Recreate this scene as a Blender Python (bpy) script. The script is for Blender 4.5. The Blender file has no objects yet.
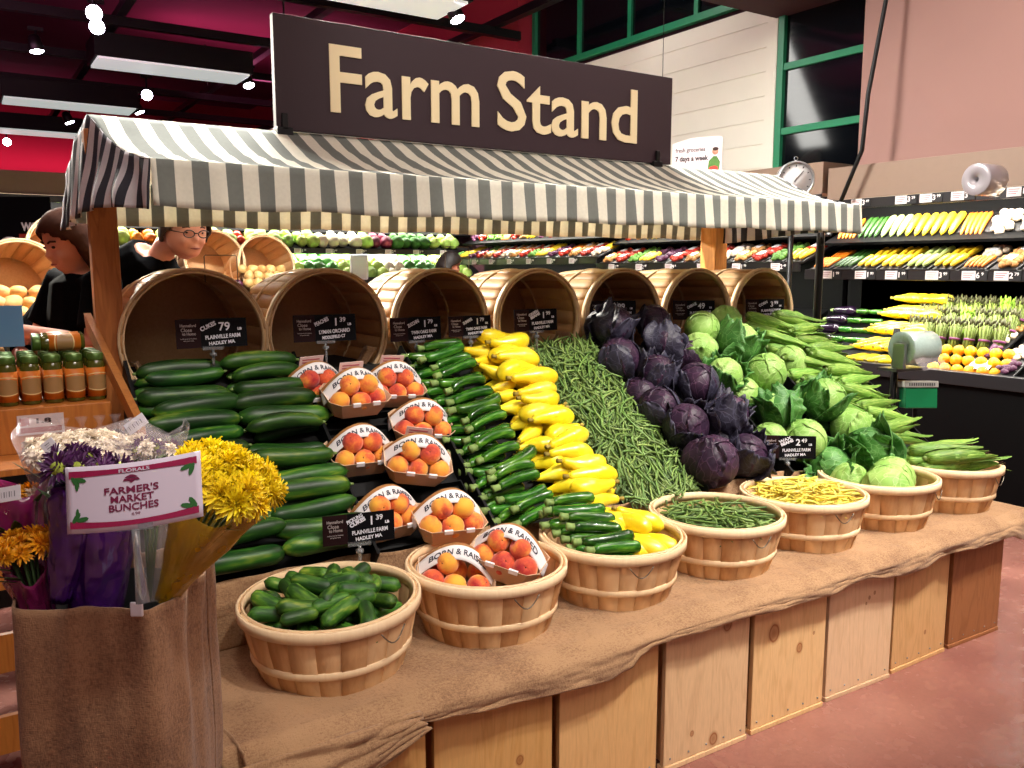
import bpy, math, random
from mathutils import Vector, Matrix, Euler, noise
R = math.radians; PI = math.pi; sin = math.sin; cos = math.cos
rnd = random.Random(7)
COL = bpy.context.scene.collection
TH = R(7.75); FPX = 850.0; CS, CT = .5461, .8377; EYE = 1.6
# world axes: X runs along the farm stand, Y away from the aisle, Z up
def at(px, py, x=None, y=None, z=None):
    """point of the photograph's ray through a pixel that lies on the plane x=, y= or z="""
    a = px-512; b = 384-py
    f = FPX*cos(TH)+b*sin(TH); u = -FPX*sin(TH)+b*cos(TH)
    dx = a*CT+f*CS; dy = -a*CS+f*CT
    k = x/dx if x is not None else y/dy if y is not None else (z-EYE)/u
    return Vector((dx*k, dy*k, EYE+u*k))
# ------------------------------------------------------------------ meshes
class MB:
    def __init__(s):
        s.v = []; s.f = []; s.sm = []; s.mi = []; s.uv = {}; s.col = []; s.hascol = False
    def add(s, vs, fs, smooth=True, mi=0, M=None, col=None):
        o = len(s.v)
        for v in vs:
            v = Vector(v); s.v.append(M @ v if M else v)
        for f in fs:
            s.f.append([i+o for i in f]); s.sm.append(smooth); s.mi.append(mi)
            s.col.append(col if col is not None else 0.5)
        if col is not None: s.hascol = True
        return s
    def box(s, a, b, M=None, mi=0, col=None):
        x0, y0, z0 = a; x1, y1, z1 = b
        vs = [(x0,y0,z0),(x1,y0,z0),(x1,y1,z0),(x0,y1,z0),(x0,y0,z1),(x1,y0,z1),(x1,y1,z1),(x0,y1,z1)]
        return s.add(vs, [(0,3,2,1),(4,5,6,7),(0,1,5,4),(1,2,6,5),(2,3,7,6),(3,0,4,7)], False, mi, M, col)
    def tube(s, pts, rad, n=8, mi=0, M=None, flat=1.0, col=None, up=None):
        pts = [Vector(p) for p in pts]; m = len(pts)
        if not hasattr(rad, '__len__'): rad = [rad]*m
        vs = []; fs = []
        t0 = (pts[1]-pts[0]).normalized()
        u = Vector(up) if up else (Vector((0,0,1)) if abs(t0.z) < .9 else Vector((1,0,0)))
        u = (u - t0*u.dot(t0)).normalized()
        for i, p in enumerate(pts):
            t = (pts[min(i+1,m-1)]-pts[max(i-1,0)]).normalized()
            u = (u - t*u.dot(t)).normalized(); w = t.cross(u)
            for j in range(n):
                a = 2*PI*j/n
                vs.append(p + u*(cos(a)*rad[i]*flat) + w*(sin(a)*rad[i]))
        for i in range(m-1):
            for j in range(n):
                k = (j+1) % n
                fs.append((i*n+j, i*n+k, (i+1)*n+k, (i+1)*n+j))
        fs.append(tuple(reversed(range(n)))); fs.append(tuple(range((m-1)*n, m*n)))
        return s.add(vs, fs, True, mi, M, col)
    def lathe(s, prof, n=24, M=None, mi=0, closed=False, wob=None, col=None, smooth=True):
        vs = []; fs = []
        for (r, z) in prof:
            for j in range(n):
                a = 2*PI*j/n; rr = r*(wob(a, z) if wob else 1)
                vs.append((rr*cos(a), rr*sin(a), z))
        m = len(prof)
        for i in range(m if closed else m-1):
            i2 = (i+1) % m
            for j in range(n):
                k = (j+1) % n
                fs.append((i*n+j, i*n+k, i2*n+k, i2*n+j))
        if not closed:
            if prof[0][0] > 1e-6: fs.append(tuple(reversed(range(n))))
            if prof[-1][0] > 1e-6: fs.append(tuple(range((m-1)*n, m*n)))
        return s.add(vs, fs, smooth, mi, M, col)
    def grid(s, fn, nu, nv, M=None, mi=0, thick=0, smooth=True):
        P = [[Vector(fn(i/nu, j/nv)) for j in range(nv+1)] for i in range(nu+1)]
        if thick:
            Q = []
            for i in range(nu+1):
                row = []
                for j in range(nv+1):
                    du = P[min(i+1,nu)][j]-P[max(i-1,0)][j]; dv = P[i][min(j+1,nv)]-P[i][max(j-1,0)]
                    nn = du.cross(dv); nn = nn.normalized() if nn.length > 1e-12 else Vector((0,0,1))
                    row.append(P[i][j]-nn*thick)
                Q.append(row)
        vs = [p for row in P for p in row]; w = nv+1
        fs = [(i*w+j, (i+1)*w+j, (i+1)*w+j+1, i*w+j+1) for i in range(nu) for j in range(nv)]
        if thick:
            o = len(vs); vs += [p for row in Q for p in row]
            fs += [(o+i*w+j, o+i*w+j+1, o+(i+1)*w+j+1, o+(i+1)*w+j) for i in range(nu) for j in range(nv)]
            rim = [i*w for i in range(nu+1)] + [nu*w+j for j in range(1,nv+1)] + [i*w+nv for i in range(nu-1,-1,-1)] + [j for j in range(nv-1,0,-1)]
            for k in range(len(rim)):
                a = rim[k]; b = rim[(k+1) % len(rim)]
                fs.append((b, a, o+a, o+b))
        return s.add(vs, fs, smooth, mi, M)
    def prism(s, poly, y0, y1, M=None, mi=0, smooth=False):
        """outline in XZ, extruded along Y"""
        n = len(poly)
        vs = [(p[0], y0, p[1]) for p in poly]+[(p[0], y1, p[1]) for p in poly]
        fs = [tuple(range(n)), tuple(reversed(range(n, 2*n)))]
        fs += [(i, i+n, (i+1) % n+n, (i+1) % n) for i in range(n)]
        return s.add(vs, fs, smooth, mi, M)
    def ball(s, c, r, n=12, m=8, M=None, mi=0, sc=(1,1,1), fn=None, col=None):
        vs = []; fs = []
        for i in range(m+1):
            ph = PI*i/m
            for j in range(n):
                a = 2*PI*j/n
                d = Vector((sin(ph)*cos(a), sin(ph)*sin(a), cos(ph)))
                k = fn(d) if fn else 1
                vs.append((c[0]+d.x*r*sc[0]*k, c[1]+d.y*r*sc[1]*k, c[2]+d.z*r*sc[2]*k))
        for i in range(m):
            for j in range(n):
                k = (j+1) % n
                fs.append((i*n+j, (i+1)*n+j, (i+1)*n+k, i*n+k))
        return s.add(vs, fs, True, mi, M, col)
    def mesh(s, name, mats):
        me = bpy.data.meshes.new(name)
        me.from_pydata([tuple(v) for v in s.v], [], s.f)
        me.polygons.foreach_set('use_smooth', s.sm)
        me.polygons.foreach_set('material_index', s.mi)
        if s.hascol:
            at_ = me.attributes.new('tone', 'FLOAT', 'FACE'); at_.data.foreach_set('value', s.col)
        if not isinstance(mats, (list, tuple)): mats = [mats]
        for m in mats: me.materials.append(m)
        me.validate(); me.update()
        return me
    def build(s, name, mats, parent=None, bevel=0, loc=None, rot=None, sub=0):
        return link(name, s.mesh(name, mats), parent, bevel, loc, rot, sub)
def link(name, me, parent=None, bevel=0, loc=None, rot=None, sub=0):
    o = bpy.data.objects.new(name, me); COL.objects.link(o)
    if parent: o.parent = parent
    if loc is not None: o.location = loc
    if rot is not None: o.rotation_euler = rot
    if bevel:
        b = o.modifiers.new('bevel', 'BEVEL'); b.width = bevel; b.segments = 2; b.limit_method = 'ANGLE'
    if sub:
        b = o.modifiers.new('sub', 'SUBSURF'); b.levels = sub; b.render_levels = sub
    return o
def tag(o, label, cat, group=None, kind=None):
    if label: o['label'] = label
    if cat: o['category'] = cat
    if group: o['group'] = group
    if kind: o['kind'] = kind
    return o
def thing(name, label, cat, loc=(0,0,0), rot=(0,0,0), group=None):
    o = bpy.data.objects.new(name, None); COL.objects.link(o)
    o.empty_display_size = .05
    o.location = loc; o.rotation_euler = rot
    return tag(o, label, cat, group)
def struct(o):
    o['kind'] = 'structure'; return o
def dup(o, loc=None, rot=None, label=None, group=None, scale=None, parent=None):
    c = o.copy(); COL.objects.link(c)
    if parent is not None: c.parent = parent
    if loc is not None: c.location = loc
    if rot is not None:
        if isinstance(rot, Matrix): c.rotation_euler = rot.to_euler()
        else: c.rotation_euler = rot
    if scale is not None: c.scale = (scale,)*3 if not hasattr(scale, '__len__') else scale
    if label: c['label'] = label
    if group: c['group'] = group
    for ch in list(o.children): dup(ch, parent=c)
    return c
class Kinds:
    """first placement moves the prototype itself, later ones copy it"""
    def __init__(s, protos): s.p = protos; s.used = [False]*len(protos)
    def put(s, i, loc, rot, label, group, scale=None):
        i %= len(s.p); o = s.p[i]
        if s.used[i]: return dup(o, loc, rot, label, group, scale)
        s.used[i] = True; o.location = loc
        o.rotation_euler = rot.to_euler() if isinstance(rot, Matrix) else rot
        if scale is not None: o.scale = (scale,)*3 if not hasattr(scale, '__len__') else scale
        o['label'] = label; o['group'] = group
        return o
    def drop(s):
        for o, u in zip(s.p, s.used):
            if not u:
                for ch in list(o.children): bpy.data.objects.remove(ch)
                bpy.data.objects.remove(o)
ORD = ['first','second','third','fourth','fifth','sixth','seventh','eighth','ninth','tenth','eleventh','twelfth','thirteenth','fourteenth','fifteenth','sixteenth','seventeenth','eighteenth','nineteenth','twentieth','twenty-first','twenty-second','twenty-third','twenty-fourth']
# ------------------------------------------------------------------ materials
def srgb(h):
    if isinstance(h, str): h = tuple(int(h[i:i+2], 16)/255 for i in (0,2,4))
    return tuple((c/12.92 if c <= .04045 else ((c+.055)/1.055)**2.4) for c in h)+(1,)
class NT:
    def __init__(s, name):
        s.m = bpy.data.materials.new(name); s.m.use_nodes = True; s.t = s.m.node_tree
        s.b = s.t.nodes['Principled BSDF']; s._c = None
    def n(s, ty, **k):
        x = s.t.nodes.new(ty)
        for a, v in k.items(): setattr(x, a, v)
        return x
    def l(s, a, b): s.t.links.new(a, b)
    def co(s, kind='Object', scale=(1,1,1), rot=(0,0,0), loc=(0,0,0)):
        c = s._c or s.n('ShaderNodeTexCoord'); s._c = c
        mp = s.n('ShaderNodeMapping'); mp.inputs['Scale'].default_value = scale; mp.inputs['Rotation'].default_value = rot
        mp.inputs['Location'].default_value = loc
        s.l(c.outputs[kind], mp.inputs[0]); return mp.outputs[0]
    def noise(s, co, scale=5, detail=3, rough=.5, dist=0):
        x = s.n('ShaderNodeTexNoise'); x.inputs['Scale'].default_value = scale; x.inputs['Detail'].default_value = detail
        x.inputs['Roughness'].default_value = rough; x.inputs['Distortion'].default_value = dist
        if co: s.l(co, x.inputs['Vector'])
        return x.outputs[0]
    def ramp(s, f, stops, interp='LINEAR'):
        x = s.n('ShaderNodeValToRGB'); x.color_ramp.interpolation = interp
        e = x.color_ramp.elements
        while len(e) < len(stops): e.new(.5)
        for i, (p, c) in enumerate(stops):
            e[i].position = p; e[i].color = srgb(c) if isinstance(c, str) or len(c) == 3 else c
        s.l(f, x.inputs[0]); return x.outputs[0]
    def mix(s, f, a, b, mode='MIX'):
        x = s.n('ShaderNodeMix', data_type='RGBA', blend_type=mode)
        for i, v in ((0, f), (6, a), (7, b)):
            if isinstance(v, (int, float)): x.inputs[i].default_value = v
            elif isinstance(v, str): x.inputs[i].default_value = srgb(v)
            elif isinstance(v, tuple): x.inputs[i].default_value = v
            else: s.l(v, x.inputs[i])
        return x.outputs[2]
    def math(s, op, a, b=None, c=None):
        x = s.n('ShaderNodeMath', operation=op)
        for i, v in enumerate((a, b, c)):
            if v is None: continue
            if isinstance(v, (int, float)): x.inputs[i].default_value = v
            else: s.l(v, x.inputs[i])
        return x.outputs[0]
    def rand(s): return s.n('ShaderNodeObjectInfo').outputs['Random']
    def hsv(s, col, h=None, sat=None, v=None):
        x = s.n('ShaderNodeHueSaturation')
        for nm, q in (('Hue', h), ('Saturation', sat), ('Value', v)):
            if q is None: continue
            if isinstance(q, (int, float)): x.inputs[nm].default_value = q
            else: s.l(q, x.inputs[nm])
        s.l(col, x.inputs['Color']); return x.outputs[0]
    def bump(s, h, strength=.3, dist=.01):
        x = s.n('ShaderNodeBump'); x.inputs['Strength'].default_value = strength; x.inputs['Distance'].default_value = dist
        s.l(h, x.inputs['Height']); s.l(x.outputs[0], s.b.inputs['Normal'])
    def set(s, base=None, rough=None, metal=None, spec=None, coat=None, emit=None, es=None, trans=None, alpha=None, sheen=None, sss=None, ior=None):
        b = s.b
        if base is not None:
            if isinstance(base, str): b.inputs['Base Color'].default_value = srgb(base)
            elif isinstance(base, tuple): b.inputs['Base Color'].default_value = base
            else: s.l(base, b.inputs['Base Color'])
        for nm, q in (('Roughness', rough), ('Metallic', metal), ('Specular IOR Level', spec), ('Coat Weight', coat), ('Transmission Weight', trans), ('Alpha', alpha), ('Sheen Weight', sheen), ('Subsurface Weight', sss), ('Emission Strength', es), ('IOR', ior)):
            if q is None: continue
            if isinstance(q, (int, float)): b.inputs[nm].default_value = q
            else: s.l(q, b.inputs[nm])
        if emit is not None: b.inputs['Emission Color'].default_value = srgb(emit)
        return s.m
MC = {}
def plain(name, col, rough=.5, metal=0, var=0, ns=0, nsc=20, bump=0, bsc=60, spec=.5, coat=0, hv=0, **k):
    """simple surface: slight colour noise, optional per-object variation"""
    if name in MC: return MC[name]
    t = NT(name); co = t.co()
    c = t.mix(0, col, col)
    if ns:
        n = t.noise(co, nsc, 4)
        c = t.hsv(c, v=t.math('MULTIPLY_ADD', n, ns*2, 1-ns))
    if var or hv:
        r = t.rand()
        r2 = t.math('FRACT', t.math('MULTIPLY', r, 7.31))
        c = t.hsv(c, h=t.math('MULTIPLY_ADD', r2, hv*2, .5-hv) if hv else None, v=t.math('MULTIPLY_ADD', r, var*2, 1-var))
    if bump: t.bump(t.noise(co, bsc, 4), bump, .003)
    MC[name] = t.set(c, rough, metal, spec, coat, **k)
    return MC[name]
def m_pine(name, base='D9A566', dark='B97F42', sc=1.0, knots=True, spots=()):
    t = NT(name); r = t.rand()
    co = t.co('Object', (1,1,.12)); off = t.n('ShaderNodeVectorMath', operation='ADD')
    cb = t.n('ShaderNodeCombineXYZ'); t.l(t.math('MULTIPLY', r, 37), cb.inputs[0]); t.l(t.math('MULTIPLY', r, 91), cb.inputs[2])
    t.l(co, off.inputs[0]); t.l(cb.outputs[0], off.inputs[1])
    n = t.noise(off.outputs[0], 9*sc, 3, .5, .6)
    rings = t.math('FRACT', t.math('MULTIPLY', n, 9))
    g = t.ramp(rings, [(0, dark), (.25, base), (.8, base), (1, dark)])
    fine = t.noise(off.outputs[0], 160*sc, 3)
    c = t.mix(.45, base, g); c = t.hsv(c, v=t.math('MULTIPLY_ADD', fine, .3, .85))
    if knots:
        v = t.n('ShaderNodeTexVoronoi'); v.inputs['Scale'].default_value = 5.2
        co2 = t.co('Object', (1,.0,.55)); o2 = t.n('ShaderNodeVectorMath', operation='ADD'); t.l(co2, o2.inputs[0]); t.l(cb.outputs[0], o2.inputs[1])
        t.l(o2.outputs[0], v.inputs['Vector'])
        sep = t.n('ShaderNodeSeparateColor'); t.l(v.outputs['Color'], sep.inputs[0])
        on = t.math('GREATER_THAN', sep.outputs[0], .62)
        k = t.ramp(v.outputs['Distance'], [(0, (1,1,1,1)), (.07, (.9,.9,.9,1)), (.1, (.25,.25,.25,1)), (.13, (.6,.6,.6,1)), (.17, (0,0,0,1))])
        c = t.mix(t.math('MULTIPLY', k, on), c, '8E4E26')
    for (kx, kz, kr) in spots:
        sp = t.n('ShaderNodeSeparateXYZ'); t.l(t.co('Object'), sp.inputs[0])
        dx = t.math('SUBTRACT', sp.outputs[0], kx); dz = t.math('MULTIPLY', t.math('SUBTRACT', sp.outputs[2], kz), .8)
        d = t.math('DIVIDE', t.math('SQRT', t.math('ADD', t.math('MULTIPLY', dx, dx), t.math('MULTIPLY', dz, dz))), kr)
        d = t.math('ADD', d, t.math('MULTIPLY_ADD', n, .5, -.25))
        k = t.ramp(d, [(0, (.75,.75,.75,1)), (.45, (.55,.55,.55,1)), (.62, (1,1,1,1)), (.75, (.35,.35,.35,1)), (1, (0,0,0,1))])
        c = t.mix(k, c, '9A5A30')
    c = t.hsv(c, v=t.math('MULTIPLY_ADD', r, .22, .89))
    t.bump(fine, .15, .002)
    return t.set(c, .5, spec=.35)
def m_weave(name, a='8A6240', b='C79C68', sc=420):
    t = NT(name); co = t.co('Object', (sc,sc*.25,sc*.25)); co2 = t.co('Object', (sc*.25,sc*.25,sc)); co3 = t.co('Object', (sc*.25,sc,sc*.25)); c0 = t.co('Object')
    h = t.math('ADD', t.noise(co, 1, 2), t.math('ADD', t.noise(co2, 1, 2), t.noise(co3, 1, 2)))
    n = t.noise(c0, 7, 5, .6); n2 = t.noise(c0, 2.2, 3)
    f = t.math('ADD', t.math('MULTIPLY', n, .55), t.math('ADD', t.math('MULTIPLY', h, .34), t.math('MULTIPLY', n2, .3)))
    c = t.ramp(f, [(.68, a), (1.0, b)])
    t.bump(h, .5, .0025)
    return t.set(c, .9, spec=.15, sheen=.15)
def m_stave(name, a='C08A56', b='F0CA98'):
    t = NT(name)
    at_ = t.n('ShaderNodeAttribute', attribute_name='tone')
    co = t.co('Object', (9,9,1)); n = t.noise(co, 9, 4, .6, .4)
    f = t.math('ADD', t.math('MULTIPLY', at_.outputs['Fac'], .75), t.math('MULTIPLY', n, .45))
    c = t.ramp(f, [(.15, a), (.9, b)])
    t.bump(n, .25, .003)
    return t.set(c, .55, spec=.35)
pine = m_pine('pine_board', 'DFA560', 'C48442'); post_wood = m_pine('post_wood', 'B87038', '8A4A20', 1, True); shelf_wood = m_pine('shelf_wood', 'B9702F', '96501E', 1, False)
burlap = m_weave('burlap', '76543E', 'B08C68'); burlap_dark = m_weave('burlap_bin', '604232', '9A7456')
stave = m_stave('basket_stave'); hoop = m_stave('basket_hoop', 'DAB07C', 'F6DCB4'); stave_in = m_stave('basket_inside', '8A5628', 'C08A50')
black_pl = plain('black_plastic', '08080A', .5, ns=.2, spec=.25); black_mt = plain('black_metal', '0B0B0D', .4, metal=.3)
wire = plain('wire', '7C7468', .35, metal=.9); clear = plain('clear_plastic', 'D8DCE0', .15, trans=.85, spec=.5)
steel = plain('brushed_steel', '9A9C9E', .35, metal=.85)
# ------------------------------------------------------------------ lettering
def text_mb(s, size, width=None, bold=0.0, ext=.001, align='CENTER', shear=0, res=3):
    """text as mesh data in XY, width limited; returns list verts, faces"""
    cu = bpy.data.curves.new('t', 'FONT'); cu.body = s; cu.size = size; cu.extrude = ext; cu.offset = bold
    cu.align_x = align; cu.align_y = 'CENTER'; cu.resolution_u = res; cu.shear = shear
    ob = bpy.data.objects.new('t', cu); me = bpy.data.meshes.new_from_object(ob)
    vs = [v.co.copy() for v in me.vertices]; fs = [tuple(p.vertices) for p in me.polygons]
    bpy.data.objects.remove(ob); bpy.data.meshes.remove(me); bpy.data.curves.remove(cu)
    if width and vs:
        x0 = min(v.x for v in vs); x1 = max(v.x for v in vs); k = width/(x1-x0)
        for v in vs:
            if align == 'CENTER': v.x = (v.x-(x0+x1)/2)*k
            else: v.x = (v.x-x0)*k
    return vs, fs
XZ = Matrix(((1,0,0,0),(0,0,-1,0),(0,1,0,0),(0,0,0,1)))      # text plane XY -> wall plane XZ facing -Y
def lettering(name, lines, mat, parent, M=None):
    """lines: (text, size, width, x, z, bold, rotation) written on the plane y=0 facing -Y"""
    b = MB()
    for (s, size, w, x, z, bold, rot) in lines:
        vs, fs = text_mb(s, size, w, bold, .0006)
        T = (M or Matrix()) @ Matrix.Translation((x, 0, z)) @ XZ @ Matrix.Rotation(R(rot), 4, 'Z')
        b.add(vs, fs, False, 0, T)
    return b.build(name, mat, parent)
# ================================================================== camera
cam = bpy.data.cameras.new('camera'); camo = bpy.data.objects.new('camera', cam); COL.objects.link(camo)
cam.sensor_width = 36; cam.lens = FPX/1024*36; cam.clip_start = .05; cam.clip_end = 100
camo.location = (0, 0, EYE); camo.rotation_euler = (R(90)-TH, 0, -math.atan2(CS, CT))
bpy.context.scene.camera = camo
# ================================================================== room
CEIL = 5.3; XW = 6.45; YB = 21.0
t = NT('polished_concrete'); co = t.co('Object')
n1 = t.noise(co, 1.3, 5, .6); n2 = t.noise(co, 60, 4, .7); n3 = t.noise(co, 14, 4)
c = t.ramp(n1, [(.3, '84544C'), (.7, 'A87668')]); c = t.hsv(c, v=t.math('MULTIPLY_ADD', n2, .7, .65)); c = t.mix(t.math('MULTIPLY', t.math('GREATER_THAN', n3, .62), .12), c, 'B58A70')
rr = t.math('MULTIPLY_ADD', n3, .2, .16)
floor_m = t.set(c, rr, spec=.5)
b = MB(); b.box((-9,-3,-.1), (8.5,22,0)); struct(b.build('floor', floor_m))
ceil_m = plain('ceiling_paint', '5E2038', .9, ns=.12, nsc=2)
b = MB(); b.box((-9,-3,CEIL), (8.5,22,CEIL+.1)); struct(b.build('ceiling', ceil_m))
red_m = plain('red_wall_paint', 'A02438', .85, ns=.1, nsc=1.5)
pink_m = plain('pink_wall_paint', '8C6A62', .85, ns=.07, nsc=2, bump=.1, bsc=200)
tan_m = plain('tan_wall_paint', 'A37B66', .85, ns=.08)
dark_m = plain('dark_maroon_paint', '3A1420', .85, ns=.1)
white_board = plain('white_board_paint', 'E4DED0', .55, ns=.04, nsc=4)
green_fr = plain('green_window_frame', '177A52', .4, ns=.08)
# right wall behind the case, with the dark windows in it
YC = 4.32
b = MB(); b.box((XW,YC,0), (XW+.15,22,CEIL)); struct(b.build('wall_right', dark_m))
b = MB(); b.box((XW-.35,-3,2.36), (XW-.2,YC,CEIL)); b.box((XW-.2,YC-.12,2.36),(XW,YC,CEIL)); struct(b.build('wall_front_right', pink_m))
b = MB(); b.box((XW-.2,-3,0), (XW-.1,YC,1.9)); struct(b.build('wall_behind_case', dark_m))
b = MB(); b.box((-9,YB,0), (8.5,YB+.15,CEIL)); struct(b.build('wall_back', tan_m))
b = MB(); b.box((-9.0,-3,0), (-8.85,22,CEIL)); struct(b.build('wall_left', tan_m))
# red bulkhead along the right wall with a ledge
b = MB(); b.box((XW-.3,9.3,3.4), (XW,YB,CEIL)); struct(b.build('wall_bulkhead', red_m))
b = MB(); b.box((XW-.55,9.3,3.1), (XW,YB,3.4)); struct(b.build('trim_1', plain('dusky_trim', '7A3A3E', .8)))
b = MB(); b.box((-9,YB-.3,3.4), (XW-.3,YB,CEIL)); struct(b.build('wall_back_bulkhead', red_m))
b = MB(); b.box((-9,YB-.5,3.1), (XW-.55,YB,3.4)); struct(b.build('trim_2', plain('dusky_trim', '7A3A3E', .8)))
# white boards
x = XW-.05
top = 3.62
b = MB()
zz = 2.1; 
while zz < 3.95:
    z1 = min(zz+.215, 3.98)
    b.box((x-.02, 5.48, zz), (x, 9.3, z1-.014)); b.box((x-.012, 5.48, z1-.014), (x, 9.3, z1)); zz += .215
b.box((x-.05, 5.38, 1.9), (x+.02, 5.50, 4.02))
struct(b.build('wall_white_boarding', white_board))
# windows
glass_d = plain('dark_window_glass', '05080C', .08, spec=.6)
def window(name, y0, y1, z0, z1, bars_z=(), bars_y=()):
    b = MB(); w = .07
    b.box((x-.07,y0,z0), (x,y0+w,z1)); b.box((x-.07,y1-w,z0), (x,y1,z1)); b.box((x-.07,y0,z0), (x,y1,z0+w)); b.box((x-.07,y0,z1-w), (x,y1,z1))
    for z in bars_z: b.box((x-.06,y0,z-.03), (x,y1,z+.03))
    for y in bars_y: b.box((x-.06,y-.03,z0), (x,y+.03,z1))
    f = struct(b.build(name, green_fr, bevel=.004))
    g = MB(); g.box((x-.03,y0+.02,z0+.02), (x-.01,y1-.02,z1-.02)); g.build('pane', glass_d, f)
    return f
window('window_1', 4.36, 5.36, 2.25, 3.95, bars_z=(2.82,3.38))
window('window_2', 5.44, 9.25, 4.02, 4.9, bars_y=(6.4,7.4,8.3))
# soffit above the tall window
b = MB(); b.box((XW-1.1,4.2,3.82), (XW,5.4,4.35)); struct(b.build('trim_3', dark_m))
b = MB(); b.box((XW-.5,-3,3.95),(XW-.35,YC,CEIL)); struct(b.build('trim_4', pink_m))
# ceiling lattice (black unistrut grid) and its lights
ZL = 4.45
lat = thing('ceiling_lattice', 'black steel strut lattice hung under the dark magenta ceiling', 'ceiling grid', (0,0,ZL))
for i in range(9):
    y = 3.2+i*2.0
    q = MB(); q.box((-8.8,y-.05,-.05), (6.1,y+.05,.05)); q.build('strut', black_mt, lat)
for i in range(8):
    xx = -7.9+i*1.95
    q = MB(); q.box((xx-.05,2.5,.05), (xx+.05,20.6,.14)); q.build('strut', black_mt, lat)
for i in range(4):
    for j in range(4):
        q = MB(); q.tube([(-7.9+i*3.9,3.2+j*4,0), (-7.9+i*3.9,3.2+j*4,CEIL-ZL)], .012, 6); q.build('hanger_rod', black_mt, lat)
lamp_on = NT('lamp_lens'); lamp_on = lamp_on.set('FFFFFF', .3, emit='F3EBFF', es=30)
tube_on = NT('fluorescent_lens').set('FFFFFF', .3, emit='E6F4EE', es=.34)
def fluor(px, py, d, wide, label):
    c = at(px, py, z=ZL-.1) if d is None else d
    o = thing('fluorescent_fixture', label, 'ceiling light', c, group='fluorescent boxes in the ceiling lattice')
    q = MB(); q.box((-wide/2,-.36,.02),(wide/2,-.33,.30)); q.box((-wide/2,.33,0.02),(wide/2,.36,.30)); q.box((-wide/2,-.33,.12),(wide/2,.33,.30)); q.box((-wide/2,-.33,0.02),(-wide/2+.03,.33,.12)); q.box((wide/2-.03,-.33,0.02),(wide/2,.33,.12))
    q.build('housing', black_mt, o, bevel=.004)
    q = MB(); q.box((-wide/2+.04,-.32,.0),(wide/2-.04,.32,.03)); q.build('lens', tube_on, o)
    for sx in (-1,1):
        q = MB(); q.tube([(sx*wide*.4,0,.25),(sx*wide*.4,0,max(.3,ZL-c.z))], .008, 6); q.build('hanger', black_mt, o)
    return o
for (px, py, lab) in [(172,72,'largest black fluorescent box with a pale lens, right of the track spots'), (70,107,'middle black fluorescent box above the awning apex'), (25,133,'small black fluorescent box low at the far left of the lattice'), (830,4,'fluorescent box cut off at the top above the sign'), ]:
    z = ZL-.33
    if px == 830: c = Vector((1.75,3.62,3.9)); c = at(398,2,z=4.2)
    else: c = at(px, py, z=z)
    fluor(px, py, c, 1.9 if px != 830 else 1.3, lab)
def spot(px, py, label, z=ZL-.32, aim=(0,-.5,-.8), on=True, size=1.0):
    c = at(px, py, z=z)
    o = thing('track_spotlight', label, 'spotlight', c, group='black spotlights on the ceiling lattice')
    a = Vector(aim).normalized(); Mx = a.to_track_quat('-Z', 'Y').to_matrix().to_4x4(); k = size
    q = MB(); q.lathe([(.0,.2*k),(.05*k,.2*k),(.07*k,.17*k),(.085*k,0),(.08*k,0),(.075*k,.02),(0,.02)], 20, Mx); q.build('can', black_mt, o)
    q = MB(); q.lathe([(0,.008),(.075*k,.008),(.075*k,.018),(0,.018)], 20, Mx); q.build('bulb', lamp_on if on else black_pl, o)
    q = MB(); q.tube([Mx @ Vector((0,0,.12*k)), (0,.0,.18*k), (0,0,ZL-z-.04)], .014, 8); q.box((-.08,-.03,ZL-z-.08),(.08,.03,ZL-z-.04)); q.build('bracket', black_mt, o)
    return o
TOC = lambda px, py, z: (Vector((0,0,EYE))-at(px,py,z=z))
zs = ZL-.32
for (px, py, lab, aim) in [(94,13,'bright spotlight at the top left, upper of the close pair',None),(97,27,'bright spotlight at the top left, lower of the close pair',None),(37,52,'spotlight pointing down at far left, below the lattice bar',(0.1,-.2,-1)),(147,95,'bright spotlight between the two fluorescent boxes',None),(249,86,'spotlight against the red bulkhead beside the big sign',(.1,-.5,-1)),(458,20,'spotlight hanging above the middle of the big sign',(.2,-.5,-1)),(70,123,'small spotlight over the awning apex',(.3,-.2,-.8)),(7,142,'bright small spotlight at the far left edge',None),(24,152,'small distant spotlight under the far left fixture',None),(140,113,'small spotlight just above the awning ridge',(.3,-.2,-.8))]:
    a = TOC(px, py, zs) if aim is None else aim
    spot(px, py, lab, zs, a)
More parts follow.
